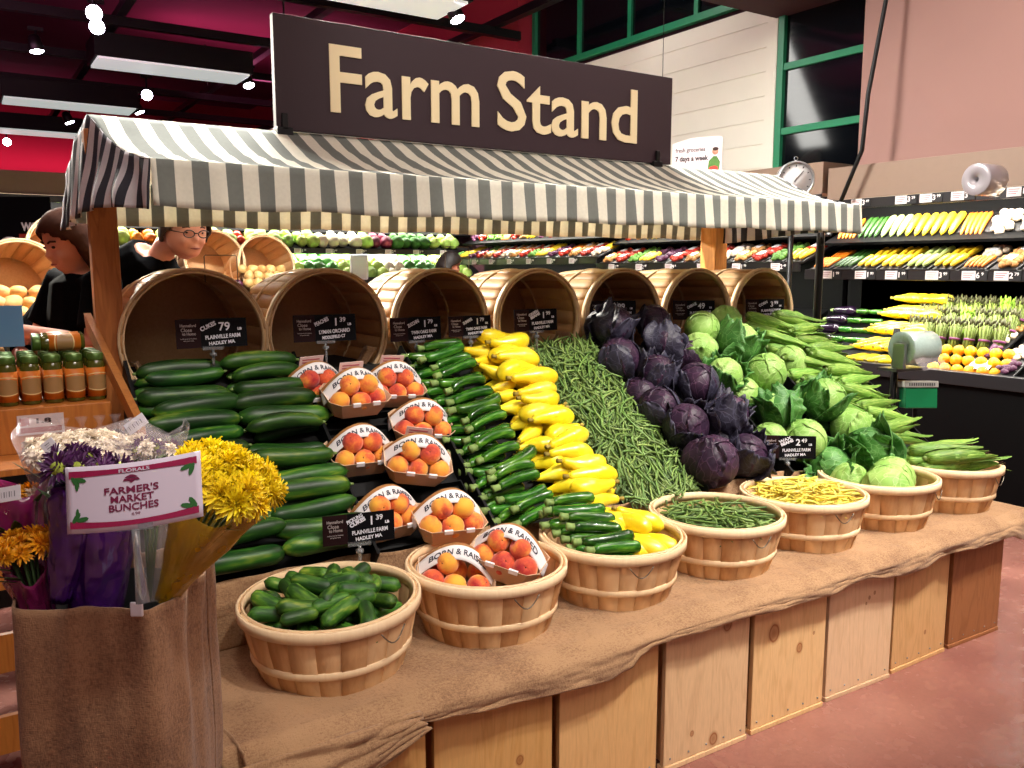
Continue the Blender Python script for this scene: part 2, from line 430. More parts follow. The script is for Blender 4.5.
# ================================================================== stand: crates, top board, burlap
PITCH = .4075; X0C = .55; YF = 1.855; TOPZ = .485
KNOTS = [(3,700,622,.022),(3,726,624,.026),(3,712,738,.026),(3,691,733,.011),(4,773,633,.036),(4,798,647,.022),(4,812,632,.007),(5,868,597,.009),(5,873,592,.009),(5,865,603,.007),(6,925,632,.010),(7,988,571,.018),(7,962,590,.009),(1,520,760,.016)]
for i in range(8):
    cx = X0C+PITCH*i+.2
    n = 'wooden crate standing on end at the front of the stand, %s from the left' % ORD[i]
    if i == 7: n = 'dark reddish end crate at the right corner of the stand'
    if i == 3: n = 'pine crate with knots near the top corner below the squash basket, fourth from the left'
    if i == 4: n = 'pine crate with large round knots under the green bean basket, fifth from the left'
    o = thing('wooden_crate', n, 'crate', (cx, YF+rnd.uniform(-.006,.008), 0), (0,0,R(rnd.uniform(-2.4,.6))), group='pine crates along the front')
    w = .187; h = TOPZ-.01
    m = m_pine('crate_pine_%d' % i, ['DEAA66','E0AE6C','E6B87C','EAC496','E6BE88','E8C49C','DFB078','A86E44'][i], ['CA9250','CC944E','D4A062','D6AC7E','D2A46C','D6AE82','C6945A','85502A'][i], 1.0, False, [(lambda v: (v.x-cx, v.z, r_))(at(kx_, ky_, y=YF)) for (ki_, kx_, ky_, r_) in KNOTS if ki_ == i])
    q = MB(); q.box((-w,0,.018),(w,.018,h)); q.build('front_panel', m, o, bevel=.002)
    for sx in (-1,1):
        q = MB(); xa = sx*(w-.035); q.box((min(xa,xa-sx*.014),.019,.018),(max(xa,xa-sx*.014),.32,h)); q.build('side_panel', m, o, bevel=.002)
    q = MB(); q.box((-w,.019,h-.014),(w,.32,h)) if False else q.box((-w+.05,.02,h-.014),(w-.05,.32,h)); q.build('end_panel', m, o)
    q = MB(); q.box((-w-.002,-.004,0),(w+.002,.03,.017)); q.box((-w+.035,.03,0),(w-.035,.32,.017)); q.build('bottom_cleat', m, o, bevel=.002)
    for k in range(5):
        q = MB(); q.lathe([(0,-.0015),(.0032,-.001),(.0032,.002)], 8, Matrix.Translation((-.16+k*.08,-.0006,.04)) @ Matrix.Rotation(R(90),4,'X')); q.build('nail', steel, o)
dk = plain('stand_black_board', '060506', .8)
o = thing('display_stand', 'black carcass of the stand behind the crates with sloping produce beds', 'display stand', (0,0,0))
YB0, ZB0, YB1, ZB1 = 2.40, .68, 3.10, 1.22
SL = math.atan2(ZB1-ZB0, YB1-YB0)
q = MB(); q.box((.5,2.2,0),(4.0,2.3,.49)); q.box((.46,1.86,.4855),(4.02,2.42,.5)); q.build('table_board', dk, o)
q = MB(); q.add([(.46,2.39,.5),(.46,YB0,ZB0),(.46,YB1,ZB1),(.46,3.6,ZB1),(.46,3.6,0),(.46,2.39,0),(4.02,2.39,.5),(4.02,YB0,ZB0),(4.02,YB1,ZB1),(4.02,3.6,ZB1),(4.02,3.6,0),(4.02,2.39,0)],
  [(0,1,2,3,4,5),(11,10,9,8,7,6),(0,6,7,1),(1,7,8,2),(2,8,9,3),(3,9,10,4),(5,11,6,0)], False); q.build('bed_carcass', dk, o)
LX = [.46, 1.035, 1.475, 2.06, 2.47, 2.98, 3.46, 4.02]
def bed(x, f, up=0.0):
    """point on the sloping bed: x across, f 0 front .. 1 back, raised by up along the normal"""
    return Vector((x, YB0+(YB1-YB0)*f-up*sin(SL), ZB0+(ZB1-ZB0)*f+up*cos(SL)))
for i, xx in enumerate(LX):
    if i == 3: continue
    q = MB(); a = bed(xx,-.02,0); b_ = bed(xx,1.03,0)
    ya = YB0-.01; 
    q.prism([(0,0)],0,0) if False else None
    up = .075
    p = [bed(xx,-.02,-.02), bed(xx,-.02,up), bed(xx,1.03,up), bed(xx,1.03,-.02)]
    q.add([v+Vector((dx,0,0)) for dx in (-.006,.006) for v in p], [(0,1,2,3),(7,6,5,4),(0,4,5,1),(1,5,6,2),(2,6,7,3),(3,7,4,0)], False)
    q.build('divider', black_pl, o, bevel=.002)
# burlap covering: over top board, hanging in front
hem = [(.50,.22),(.60,.30),(.68,.405),(.77,.45),(.85,.475),(.97,.462),(1.09,.445),(1.36,.425),(1.50,.415),(1.585,.43),(1.625,.462),(1.68,.475),(1.9,.474),(2.1,.468),(2.3,.46),(2.53,.455),(2.64,.47),(2.72,.475),(2.86,.45),(2.99,.435),(3.10,.44),(3.21,.462),(3.35,.46),(3.5,.448),(3.74,.452),(3.86,.42),(3.93,.36)]
def hemz(x):
    if x <= hem[0][0]: return hem[0][1]
    for (a, za), (b_, zb) in zip(hem, hem[1:]):
        if x <= b_:
            k = (x-a)/(b_-a); k = k*k*(3-2*k); return za+(zb-za)*k
    return hem[-1][1]
def nz(x, y, z, s=1): return noise.noise(Vector((x*s, y*s, z*s)))
def cloth(u, v):
    x = .42+u*3.56
    if x < .5: hz = .22
    else: hz = hemz(x)
    L = .56; fr = (v*1.0)
    w = nz(x, 3, v, 6)*.5+nz(x, v, 9, 17)*.25
    if v < .62:                      # flat on the table, back to front
        k = v/.62; y = 2.42-(2.42-1.835)*k
        z = .506+.012*(w+.4)*(.3+k)+.012
        z += .03*max(0, nz(x,k,1,4))*(1-k)
        return (x, y, z)
    k = (v-.62)/.38
    y = 1.835-.03*sin(min(k*3,1)*PI/2)-.012*(w+.3)*(1+k)
    return (x, y, .518-(.518-hz)*k-.008*(1-k)+.006*w)
q = MB(); q.grid(cloth, 240, 46, thick=.004)
bl = q.build('burlap_cover', burlap); tag(bl, 'long brown burlap cloth spread over the crate tops under the front baskets', 'burlap cloth')
def cloth2(u, v):                       # left end, hanging over the corner
    ang = -0.2+u*1.3
    x = .50-.10*sin(u*PI/2)*1.0; y = 1.80+u*.55
    x = .475-.05*u+.014*nz(y*1,v,0,14)+.03*sin(y*28)*v*.6
    z = .53-(.53-(.12+.06*nz(y,0,5,5)))*v
    return (x-.02*v-.01, y, z)
q = MB(); q.grid(cloth2, 50, 30, thick=.004)
e = q.build('burlap_skirt', burlap); tag(e, 'crumpled burlap flap hanging over the left end of the stand beside the flower bin', 'burlap cloth')
def cloth3(u, v):                       # second bulging layer low at left corner
    x = .40+u*.50; hz = .16+.3*u**.8
    w = nz(x,v,4,9)
    return (x+.02*nz(v,x,2,6), 1.80-.035*sin(v*PI*.7)-.02*w, .50-(.50-hz)*v+.01*w)
q = MB(); q.grid(cloth3, 40, 26, thick=.004)
e = q.build('burlap_fold', burlap); tag(e, 'loose burlap fold drooping below the pickling cucumber basket at the left corner', 'burlap cloth')
# dark riser between table and beds, paper liner strip
def kraft(u, v):
    x = .47+u*3.53
    return (x, 2.385-.03*nz(x,v,2,8)-.02*(1-v), .52+.20*v+.02*nz(x,v,7,5))
paper_m = plain('kraft_paper', 'A87848', .7, ns=.2, nsc=7, bump=.3, bsc=18)
q = MB(); q.grid(kraft, 160, 8, thick=.003)
e = q.build('burlap_riser', burlap); tag(e, 'strip of burlap tucked up behind the row of front baskets', 'burlap cloth')
# ================================================================== baskets
def basket_parts(root, r0, r1, h, n=22, thick=.006, mid=(.42,.30), inside=None, handles=True, seed=1):
    """tapered stave basket, open at +Z: r0 at the base, r1 at the rim"""
    g = random.Random(seed)
    b = MB()
    for i in range(n):
        a0 = 2*PI*(i-.52)/n; a1 = 2*PI*(i+.52)/n; off = (i % 2)*.0022; tone = g.random()
        K = 5
        for k in range(5):
            z0 = h*k/5; z1 = h*(k+1)/5
            def rr(z): return r0+(r1-r0)*(z/h)+.006*sin(PI*z/h)+off
            vs = []
            for (z) in (z0, z1):
                for a in (a0, (a0+a1)/2, a1):
                    vs.append((rr(z)*cos(a), rr(z)*sin(a), z))
            for (z) in (z0, z1):
                for a in (a0, (a0+a1)/2, a1):
                    vs.append(((rr(z)-thick)*cos(a), (rr(z)-thick)*sin(a), z))
            fs = [(0,1,4,3),(1,2,5,4),(7,6,9,10),(8,7,10,11),(0,3,9,6),(2,8,11,5)]
            if k == 4: fs += [(3,4,10,9),(4,5,11,10)]
            b.add(vs, fs, True, 0, None, tone)
    body = b.build('staves', stave, root)
    b = MB(); b.lathe([(0,.004),(r0-.002,.004),(r0-.002,.014),(0,.014)], 32, col=.4); b.build('base', stave, root)
    def ring(r, z, w, th, nm, mt):
        q = MB(); q.lathe([(r,z-w/2),(r+th,z-w/2+.003),(r+th,z+w/2-.003),(r,z+w/2),(r-.001,z)], 48, closed=True, col=g.uniform(.4,.8)); q.build(nm, mt, root)
    ring(r1+.001, h-.014, .032, .007, 'rim_hoop', hoop)
    q = MB(); ri = r1-.007; q.lathe([(ri-.005,h-.028),(ri,h-.028),(ri+.001,h+.003),(ri-.005,h+.003)], 48, closed=True, col=.5); q.build('inner_hoop', hoop, root)
    zm = h*mid[0]; ring(r0+(r1-r0)*mid[0]+.0062, zm, .024, .005, 'middle_hoop', hoop)
    if handles:
        for s in (0, PI):
            q = MB(); pts = []
            for k in range(9):
                a = PI*k/8; al = s+PI/2+(-.16+.32*k/8)
                pts.append(((r1+.012)*cos(al), (r1+.012)*sin(al), h-.03-.035*sin(a)*(1 if s else .6)))
            q.tube(pts, .0018, 6); q.build('wire_handle', wire, root)
FB = []
fb_names = ['pickling cucumbers','boxed peaches','zucchini and yellow squash','green beans','yellow wax beans','green cabbages','corn ears']
for i in range(7):
    c = (.80+.4925*i, 2.125, .508)
    if i == 6: c = (3.745, 2.115, .508)
    o = thing('round_basket', 'round wooden stave basket at the front holding %s' % fb_names[i], 'basket', c, (R(rnd.uniform(-1,1)),R([-2,0,0,0,0,0,1][i]),R(rnd.uniform(-20,20))), group='round stave baskets along the front')
    basket_parts(o, .185, .238, .215, mid=(.40,.3), seed=i); FB.append(Vector(c))
BR = []
for i in range(7):
    c = Vector((.71+.498*i, 3.15, 1.345))
    o = thing('bushel_basket', ['bushel basket lying on its side behind the slicing cucumbers','bushel basket lying on its side behind the boxed peaches','bushel basket lying on its side behind the zucchini','bushel basket lying on its side behind the green bean bed','bushel basket lying on its side behind the first red cabbages','bushel basket lying on its side between red and green cabbages','bushel basket lying on its side at the right end behind the corn'][i], 'basket', (c.x, c.y+.44, c.z), (R(90),0,0), group='bushel baskets lying on their sides along the back')
    BR.append(c)
    rb = [.250,.240,.220,.224,.236,.236,.236][i]; o.location.z = c.z+.249-rb
    basket_parts(o, rb-.010, rb, .44, n=24, mid=(.45,.3), handles=False, seed=20+i)
    q = MB()
    q.lathe([(rb-.010,.1-.012),(rb-.002,.1-.009),(rb-.002,.1+.009),(rb-.010,.1+.012)], 40, closed=True, col=.6); q.build('lower_hoop', hoop, o)
    # burlap lining bunched in the mouth of the basket
    def lin(u, v, i=i):
        a = R(200)+R(140)*u
        r = rb-.027-.03*abs(nz(u*4, v*3, i, 1.3))-.004; z = .33+.11*v
        return (r*cos(a), -r*sin(a)*-1, z)
    q = MB(); q.grid(lambda u, v: (lin(u,v)[0], lin(u,v)[1], lin(u,v)[2]), 30, 8, thick=.003)
    e = q.build('burlap_liner', burlap, None, loc=(c.x, c.y+.44, c.z+.249-rb), rot=(R(90),0,0))
    tag(e, 'burlap bunched in the mouth of the %s bushel basket from the left' % ORD[i], 'burlap cloth', 'burlap liners in the bushel baskets')
# ================================================================== awning, posts, big sign
def m_stripe(name, axis, per=.0955, light='E4E1D2', dark='7C807A'):
    t = NT(name); co = t.co('Object'); sp = t.n('ShaderNodeSeparateXYZ'); t.l(co, sp.inputs[0])
    f = t.math('FRACT', t.math('ADD', t.math('DIVIDE', sp.outputs[axis], per), 40.27))
    s = t.math('GREATER_THAN', f, .5)
    n = t.noise(co, 90, 3); c = t.mix(s, light, dark); c = t.hsv(c, v=t.math('MULTIPLY_ADD', n, .2, .9))
    t.set(c, .85, spec=.2)
    tr = t.n('ShaderNodeBsdfTranslucent'); t.l(c, tr.inputs[0]); mx = t.n('ShaderNodeMixShader'); mx.inputs[0].default_value = .3
    t.l(t.b.outputs[0], mx.inputs[1]); t.l(tr.outputs[0], mx.inputs[2])
    t.l(mx.outputs[0], t.t.nodes['Material Output'].inputs[0]); return t.m
stripeX = m_stripe('striped_canvas', 0); stripeY = m_stripe('striped_canvas_side_shade', 1, .085, 'DAD8DC', '44464E')  # side canvas: shade of the unlit end put into darker stripe colours
aw = thing('striped_awning', 'grey and cream striped canvas awning on posts over the produce stand', 'awning', (0,0,0))
YE, ZE, YR, ZR, YK, ZK, ZV = 2.6, 1.905, 3.2, 2.105, 3.72, 1.93, 1.775
def AX(u, v): # u along, v front..back: left/right ends flare
    l = .485-.075*min(1,max(0,(v)))*1; r = 3.715+.10*min(1,max(0,v)); return l+(r-l)*u
def roof(u, v):
    sag = .012*sin(u*PI*9)**2*0+.010*nz(u*5, v*3, 0, 2)
    k = v; x = AX(u, k); 
    return (x, YE+(YR-YE)*k, ZE+(ZR-ZE)*k-.035*sin(PI*k)*(1) + sag*sin(PI*k) + .004*sin(u*60)*sin(PI*k))
def roofb(u, v):
    x = AX(u, 1+v*.3); return (x, YR+(YK-YR)*v, ZR+(ZK-ZR)*v-.02*sin(PI*v))
def val(y0, sgn):
    def f(u, v):
        x = AX(u, 0 if sgn < 0 else 1.2)
        return (x, y0+sgn*(.004+.012*v*(1+sin(u*95+nz(u*9,0,0)*4)*.6)+.004*sin(u*230)*v), (ZE if sgn < 0 else ZK)-((ZE if sgn < 0 else ZK)-ZV)*v-.008*abs(sin(u*21))*v)
    return f
q = MB(); q.grid(roof, 180, 16, thick=.0015); q.grid(roofb, 90, 10, thick=.0015); q.build('canvas_roof', stripeX, aw)
q = MB(); q.grid(val(YE,-1), 320, 6, thick=.0015); q.build('front_valance', stripeX, aw)
q = MB(); q.grid(val(YK,1), 200, 5, thick=.0015); q.build('back_valance', stripeX, aw)
def side(xf, sg):
    def f(u, v):
        y = YE+(YK+.02-YE)*u
        zt = ZE+(ZR-ZE)*((y-YE)/(YR-YE)) if y < YR else ZR+(ZK-ZR)*((y-YR)/(YK-YR))
        if y < YR: zt -= .035*sin(PI*(y-YE)/(YR-YE))
        zb = ZV-.012+.02*sin(u*5)
        k = v; x = xf(y)+sg*(.012*sin(u*38+v*2)*k+.045*sin(PI*min(1,u*1.3)**.8)*k+.02*k*u+.01*nz(u*6,v*2,1))
        return (x, y, zt+.002-(zt-zb)*v)
    return f
q = MB(); q.grid(side(lambda y: .485-.075*min(1.3,(y-YE)/(YR-YE)), -1), 110, 14, thick=.0015); q.build('side_curtain', stripeY, aw)
q = MB(); q.grid(side(lambda y: 3.715+.10*min(1.2,(y-YE)/(YR-YE)), 1), 70, 14, thick=.0015); q.build('side_curtain', stripeY, aw)
def post(x, y, lab=None):
    q = MB(); q.box((x-.045,y-.045,0),(x+.045,y+.045,ZR-.06)); return q.build('post', post_wood, aw, bevel=.003)
q = MB(); q.box((-.043,-.03,0),(.043,.03,ZR-.05)); p_ = q.build('post', post_wood, aw, bevel=.003); p_.location = (.435,3.2,0)
q = MB(); q.box((-.05,-.06,0),(.05,.06,ZK-.04)); p_ = q.build('post', m_pine('post_wood_light','D89A50','B4742E'), aw, bevel=.003); p_.location = (3.83,3.66,0)
q = MB(); q.box((.5,YR-.02,ZR-.075),(3.75,YR+.02,ZR-.035)); q.build('ridge_beam', post_wood, aw)
q = MB(); q.box((.5,YE,ZE-.03),(3.7,YE+.02,ZE-.01)); q.build('eave_bar', black_mt, aw)
q = MB(); pts = [(3.62,2.75,1.87),(3.8,2.9,1.90),(4.02,3.06,1.89),(4.10,3.11,1.80),(4.105,3.115,1.6),(4.11,3.12,0)]
q.tube(pts, .022, 8, up=(1,0,0)); q.tube([(3.7,2.8,1.72),(4.05,3.08,1.86)], .008, 6); q.build('steel_arm', black_mt, aw)
# big hanging sign
YS = 3.2
p0 = at(271,15,y=YS); p1 = at(668,168,y=YS); xa, xb = p0.x, p1.x; za, zb = 2.108, 2.52
sg = thing('farm_stand_sign', 'big dark maroon hanging sign reading Farm Stand in cream letters above the awning', 'sign', ((xa+xb)/2, YS, (za+zb)/2))
maroon = plain('maroon_sign_board', '2E1620', .6, ns=.06); cream = plain('cream_lettering', 'FFEDBE', .5)
W2 = (xb-xa)/2; H2 = (zb-za)/2
q = MB(); q.box((-W2,-.018,-H2),(W2,.018,H2)); q.build('board', maroon, sg, bevel=.003)
tx0 = at(330,80,y=YS-.02).x; tx1 = at(637,110,y=YS-.02).x
for (s, a, b_) in (('Farm', 330, 479), ('Stand', 497, 637)):
    x0 = at(a,90,y=YS-.02).x; x1 = at(b_,110,y=YS-.02).x
    vs, fs = text_mb(s, .335, x1-x0, .0035, .004)
    zc = 2.325
    # seat the baseline by the capital's height
    zmin = min(v.y for v in vs); zmax = max(v.y for v in vs); k = .252/(zmax-zmin)
    q = MB()
    for ch_i, _ in enumerate([0]):
        q.add([Vector((v.x, (v.y-(zmin+zmax)/2)*k, v.z)) for v in vs], fs, False, 0, Matrix.Translation(((x0+x1)/2-(xa+xb)/2, -.0195, zc-(za+zb)/2-.012)) @ XZ)
    q.build('lettering', cream, sg)
for x_ in (-W2+.05, W2-.05):
    q = MB(); q.tube([(x_,0,H2-.01),(x_,0,CEIL-(za+zb)/2)], .0016, 6); q.build('cable', black_mt, sg)
for px in (283, 655):
    x_ = at(px,130,y=YS).x-(xa+xb)/2
    q = MB(); q.box((x_-.03,-.03,-H2-.03),(x_+.03,.03,-H2+.01)); q.box((x_-.012,-.03,-H2-.0),(x_+.012,-.018,-H2+.06)); q.build('clamp', black_mt, sg, bevel=.003)
# ================================================================== produce
def m_veg(name, stops, sx=1.0, sy=9.0, scale=3, var=.15, rough=.35, coat=.15, bump=.1, hv=.01, det=3):
    t = NT(name); r = t.rand(); co = t.co('Object', (sx*8,sy*8,sy*8))
    o = t.n('ShaderNodeVectorMath', operation='ADD'); cb = t.n('ShaderNodeCombineXYZ')
    t.l(t.math('MULTIPLY', r, 53), cb.inputs[0]); t.l(t.math('MULTIPLY', r, 17), cb.inputs[1]); t.l(co, o.inputs[0]); t.l(cb.outputs[0], o.inputs[1])
    n = t.noise(o.outputs[0], scale, det, .55)
    c = t.ramp(n, stops)
    r2 = t.math('FRACT', t.math('MULTIPLY', r, 7.31))
    c = t.hsv(c, h=t.math('MULTIPLY_ADD', r2, hv*2, .5-hv), v=t.math('MULTIPLY_ADD', r, var*2, 1-var))
    if bump: t.bump(n, bump, .003)
    return t.set(c, rough, coat=coat, spec=.45), t
m_cuke = m_veg('cucumber_skin', [(.3,'0B2A0C'),(.48,'174010'),(.60,'34641A'),(.76,'8A9C30')], .35, 1.6, 2.0, .4, .42, .0, .25)[0]
m_pick = m_veg('pickling_cucumber_skin', [(.3,'12320E'),(.46,'245216'),(.60,'4E7E24'),(.76,'A0B240')], .5, 1.8, 3.0, .35, .5, 0, .9)[0]
m_zuc = m_veg('zucchini_skin', [(.3,'123A0C'),(.48,'245A12'),(.60,'447E1E'),(.76,'78A63A')], .4, 2.5, 3.2, .3, .25, .4)[0]
m_zstem = plain('zucchini_stem', '7A9450', .6, var=.2, ns=.3)
m_sq = m_veg('squash_skin', [(.2,'EEC814'),(.5,'F6DC24'),(.8,'FAEA58')], .6, .9, 2.0, .1, .28, .35, .15, .012)[0]
m_sstem = plain('squash_stem', '9A8436', .7, var=.2)
m_bean = m_veg('green_bean_skin', [(.2,'46622A'),(.5,'688840'),(.8,'94A862')], .5, .5, 3, .28, .45, .05, 0, .015)[0]
m_wax = m_veg('wax_bean_skin', [(.2,'D8C23A'),(.5,'E8D65A'),(.8,'EFE68C')], .5, .5, 3, .2, .45, .05, 0, .015)[0]
m_husk = m_veg('corn_husk', [(.2,'3E6A20'),(.5,'6E9A38'),(.8,'B4C86C')], .25, 4, 5, .25, .55, 0, .35)[0]
m_silk = plain('corn_silk', '4A3018', .9)
t = NT('peach_skin'); r = t.rand(); co = t.co('Object'); o = t.n('ShaderNodeVectorMath', operation='ADD'); cb = t.n('ShaderNodeCombineXYZ'); t.l(t.math('MULTIPLY', r, 60), cb.inputs[0]); t.l(co, o.inputs[0]); t.l(cb.outputs[0], o.inputs[1])
n = t.noise(o.outputs[0], 14, 3, .5); n2 = t.noise(o.outputs[0], 160, 3)
f = t.math('ADD', n, t.math('MULTIPLY_ADD', n2, .14, t.math('MULTIPLY_ADD', r, .22, -.18)))
c = t.ramp(f, [(.30,'F2B23A'),(.45,'F09A3C'),(.56,'DE5E34'),(.72,'A8242A')])
m_peach = t.set(c, .62, spec=.25, sheen=.35)
def bedat(px, py, up):
    n = Vector((0,-sin(SL),cos(SL))); p0 = bed(0,0,up); o = Vector((0,0,EYE)); d = at(px,py,y=1.0)-o
    return o+d*((p0-o).dot(n)/d.dot(n))
BEDR = Matrix.Rotation(SL, 4, 'X')
def profile(L, r, tip, stem, n=14, bulge=.5):
    return None
def veg_mesh(name, mat, L, fn, bend=0.0, n=12, m=14, extra=None, mats=None, ribs=0, rib_d=0):
    """long vegetable along X from 0..1 param; fn(t) -> radius; bend sideways"""
    b = MB(); vs = []; fs = []
    for i in range(m+1):
        tt = i/m; x = (tt-.5)*L; yb = bend*(1-(2*tt-1)**2)
        r = max(fn(tt), 1e-5)
        for j in range(n):
            a = 2*PI*j/n; rr = r*(1+(rib_d*cos(ribs*a) if ribs else 0))
            vs.append((x, yb+rr*cos(a), rr*sin(a)))
    for i in range(m):
        for j in range(n):
            k = (j+1) % n; fs.append((i*n+j, i*n+k, (i+1)*n+k, (i+1)*n+j))
    fs.append(tuple(reversed(range(n)))); fs.append(tuple(range(m*n,(m+1)*n)))
    b.add(vs, fs)
    return b
def capfn(r, a=.10, b=.10, w=lambda t: 1):
    def f(t):
        e = 1
        if t < a: e = math.sqrt(max(0, 1-((a-t)/a)**2))
        if t > 1-b: e = min(e, math.sqrt(max(0, 1-((t-1+b)/b)**2)))
        return r*(e**1.25)*w(t)
    return f
def proto(name, cat, b, mat, stem=None, stem_mat=None, stem_name='stem'):
    o = b.build(name, mat); o['category'] = cat
    if stem is not None: stem.build(stem_name, stem_mat, o)
    return o
def prism_stem(x0, x1, r0, r1, y=0):
    s = MB(); s.tube([(x0,y,0),((x0+x1)/2,y,.001),(x1,y,.0)], [r0,(r0+r1)/2*.85,r1], 5); return s
cuk = Kinds([proto('cucumber','cucumber', veg_mesh('c', None, L, capfn(r,.22,.16,lambda t,w=w: 1-w*t-.10*(2*t-1)**2+.03*sin(t*9+w*40)), bend, 14, 20, ribs=5, rib_d=.03), m_cuke, prism_stem(L/2-.004,L/2+.006,.007,.004), m_zstem) for (L,r,bend,w) in [(.30,.033,.010,.05),(.28,.031,-.012,.12),(.31,.034,.004,.0),(.27,.030,.018,.1)]])
zuc = Kinds([proto('zucchini','zucchini', veg_mesh('z', None, L, capfn(r,.10,.14,lambda t: .72+.36*t-.1*t*t), bend, 12, 16, ribs=6, rib_d=.02), m_zuc, prism_stem(-L/2+.004,-L/2-.022,.0135,.0165), m_zstem) for (L,r,bend) in [(.185,.0235,.012),(.20,.025,-.014),(.17,.023,.02)]])
def sqf(r): return lambda t: r*(math.sqrt(max(0,1-((max(0,.1-t))/.1)**2)))*(1 if t < .01 else 1)*(.45+.55*min(1,max(0,(t-.12)/.45))**1.2 if t < .6 else 1)*math.sqrt(max(0,1-(max(0,t-.68)/.32)**2))
squ = Kinds([proto('yellow_squash','squash', veg_mesh('s', None, L, sqf(r), bend, 14, 20), m_sq, prism_stem(-L/2+.003,-L/2-.016,.008,.0105), m_sstem) for (L,r,bend) in [(.20,.041,.012),(.185,.040,-.014),(.21,.039,.005)]])
pic = Kinds([proto('pickling_cucumber','cucumber', veg_mesh('p', None, L, capfn(r,.2,.2), bend, 12, 12, ribs=4, rib_d=.03), m_pick) for (L,r,bend) in [(.125,.021,.004),(.11,.02,-.006),(.14,.023,.008)]])
def nm(i): return ORD[i]
# --- slicing cucumbers, two columns
rowlab = lambda r, n: '%s from %s' % (ORD[r] if r < n/2 else ORD[n-1-r], 'back' if r < n/2 else 'front')
NR = 13
for col in range(2):
    for r in range(NR):
        f = 1.0-(r+.45)/NR*.985
        xc = (.625, .885)[col]+rnd.uniform(-.02,.02)+(.02 if f > .6 else 0)*col
        up = .034+(.05 if r % 2 else .03)+.028*sin(r*1.9+col)**2
        p = bed(xc, f, up)
        rot = (BEDR @ Matrix.Rotation(R(rnd.uniform(-6,6)+(0 if col else 2)),4,'Z') @ Matrix.Rotation(R(rnd.uniform(0,360)),4,'X'))
        if rnd.random() < .3: rot = rot @ Matrix.Rotation(PI,4,'Z')
        cuk.put(rnd.randrange(4), p, rot, 'dark green slicing cucumber in the %s column, %s' % (('left','right')[col], rowlab(r,NR)), 'slicing cucumbers on the left bed', rnd.uniform(.92,1.06))
for col in range(2):
    for r in range(11):
        f = .96-(r)/11*.93
        xc = (.60,.90)[col]+rnd.uniform(-.02,.03)
        cuk.put(rnd.randrange(4), bed(xc,f,.036), BEDR @ Matrix.Rotation(R(rnd.uniform(-8,8)),4,'Z'), 'slicing cucumber, bottom layer, %s column, %s' % (('left','right')[col], rowlab(r,11)), 'slicing cucumbers on the left bed', .98)
# --- zucchini: neat upper layer, stems to the left, lower layer stems sticking out
NZ = 19
for r in range(NZ):
    f = 1.0-(r+.3)/NZ*1.04
    x = 1.625+(.03*sin(r*.9))+.05*(1-f)*.2
    xs = 1.64+rnd.uniform(-.02,.02)
    p = bed(xs, f, .098+.012*(r % 2))
    zuc.put(r, p, BEDR @ Matrix.Rotation(R(8+rnd.uniform(-9,9)),4,'Z') @ Matrix.Rotation(R(rnd.uniform(-40,40)),4,'X') @ Matrix.Rotation(R(-4),4,'Y'), 'glossy zucchini on top of the pile, %s' % rowlab(r,NZ), 'zucchini on the middle bed', rnd.uniform(.95,1.12))
for L_ in range(2):
    for r in range(17):
        f = .99-(r+.5*L_)/17*.98
        x = 1.585-.012*L_+rnd.uniform(-.015,.015)
        zuc.put(r+L_, bed(x, f, .03+.036*L_), BEDR @ Matrix.Rotation(R(rnd.uniform(-8,10)),4,'Z') @ Matrix.Rotation(R(rnd.uniform(-30,30)),4,'X'), 'zucchini in the %s layer beside the peaches, %s' % (('bottom','middle')[L_], rowlab(r,17)), 'zucchini on the middle bed', rnd.uniform(.9,1.02))
# --- yellow squash
NS = 17
for r in range(NS):
    f = 1.03-(r+.3)/NS*1.08
    xs = 1.915+rnd.uniform(-.03,.02)
    flip = rnd.random() < .35
    squ.put(r, bed(xs, f, .118+.02*(r % 2)), BEDR @ Matrix.Rotation(R((180 if flip else 0)+rnd.uniform(-14,12)),4,'Z') @ Matrix.Rotation(R(rnd.uniform(-60,60)),4,'X'), 'bright yellow squash on top of the squash pile, %s' % rowlab(r,NS), 'yellow squash on the middle bed', rnd.uniform(.95,1.12))
for L_ in range(2):
    for c_ in range(2):
        for r in range(13):
            f = 1.0-(r+.5*L_)/13*1.0
            x = (1.83,1.965)[c_]+rnd.uniform(-.012,.012)-.02*L_
            squ.put(r+L_+c_, bed(x, f, .036+.042*L_), BEDR @ Matrix.Rotation(R((180 if c_ else 0)+rnd.uniform(-30,30)),4,'Z') @ Matrix.Rotation(R(rnd.uniform(-30,30)),4,'Y'), 'yellow squash, %s layer, %s side, %s' % (('bottom','middle')[L_], ('zucchini','green bean')[c_], rowlab(r,13)), 'yellow squash on the middle bed', rnd.uniform(.7,.85))
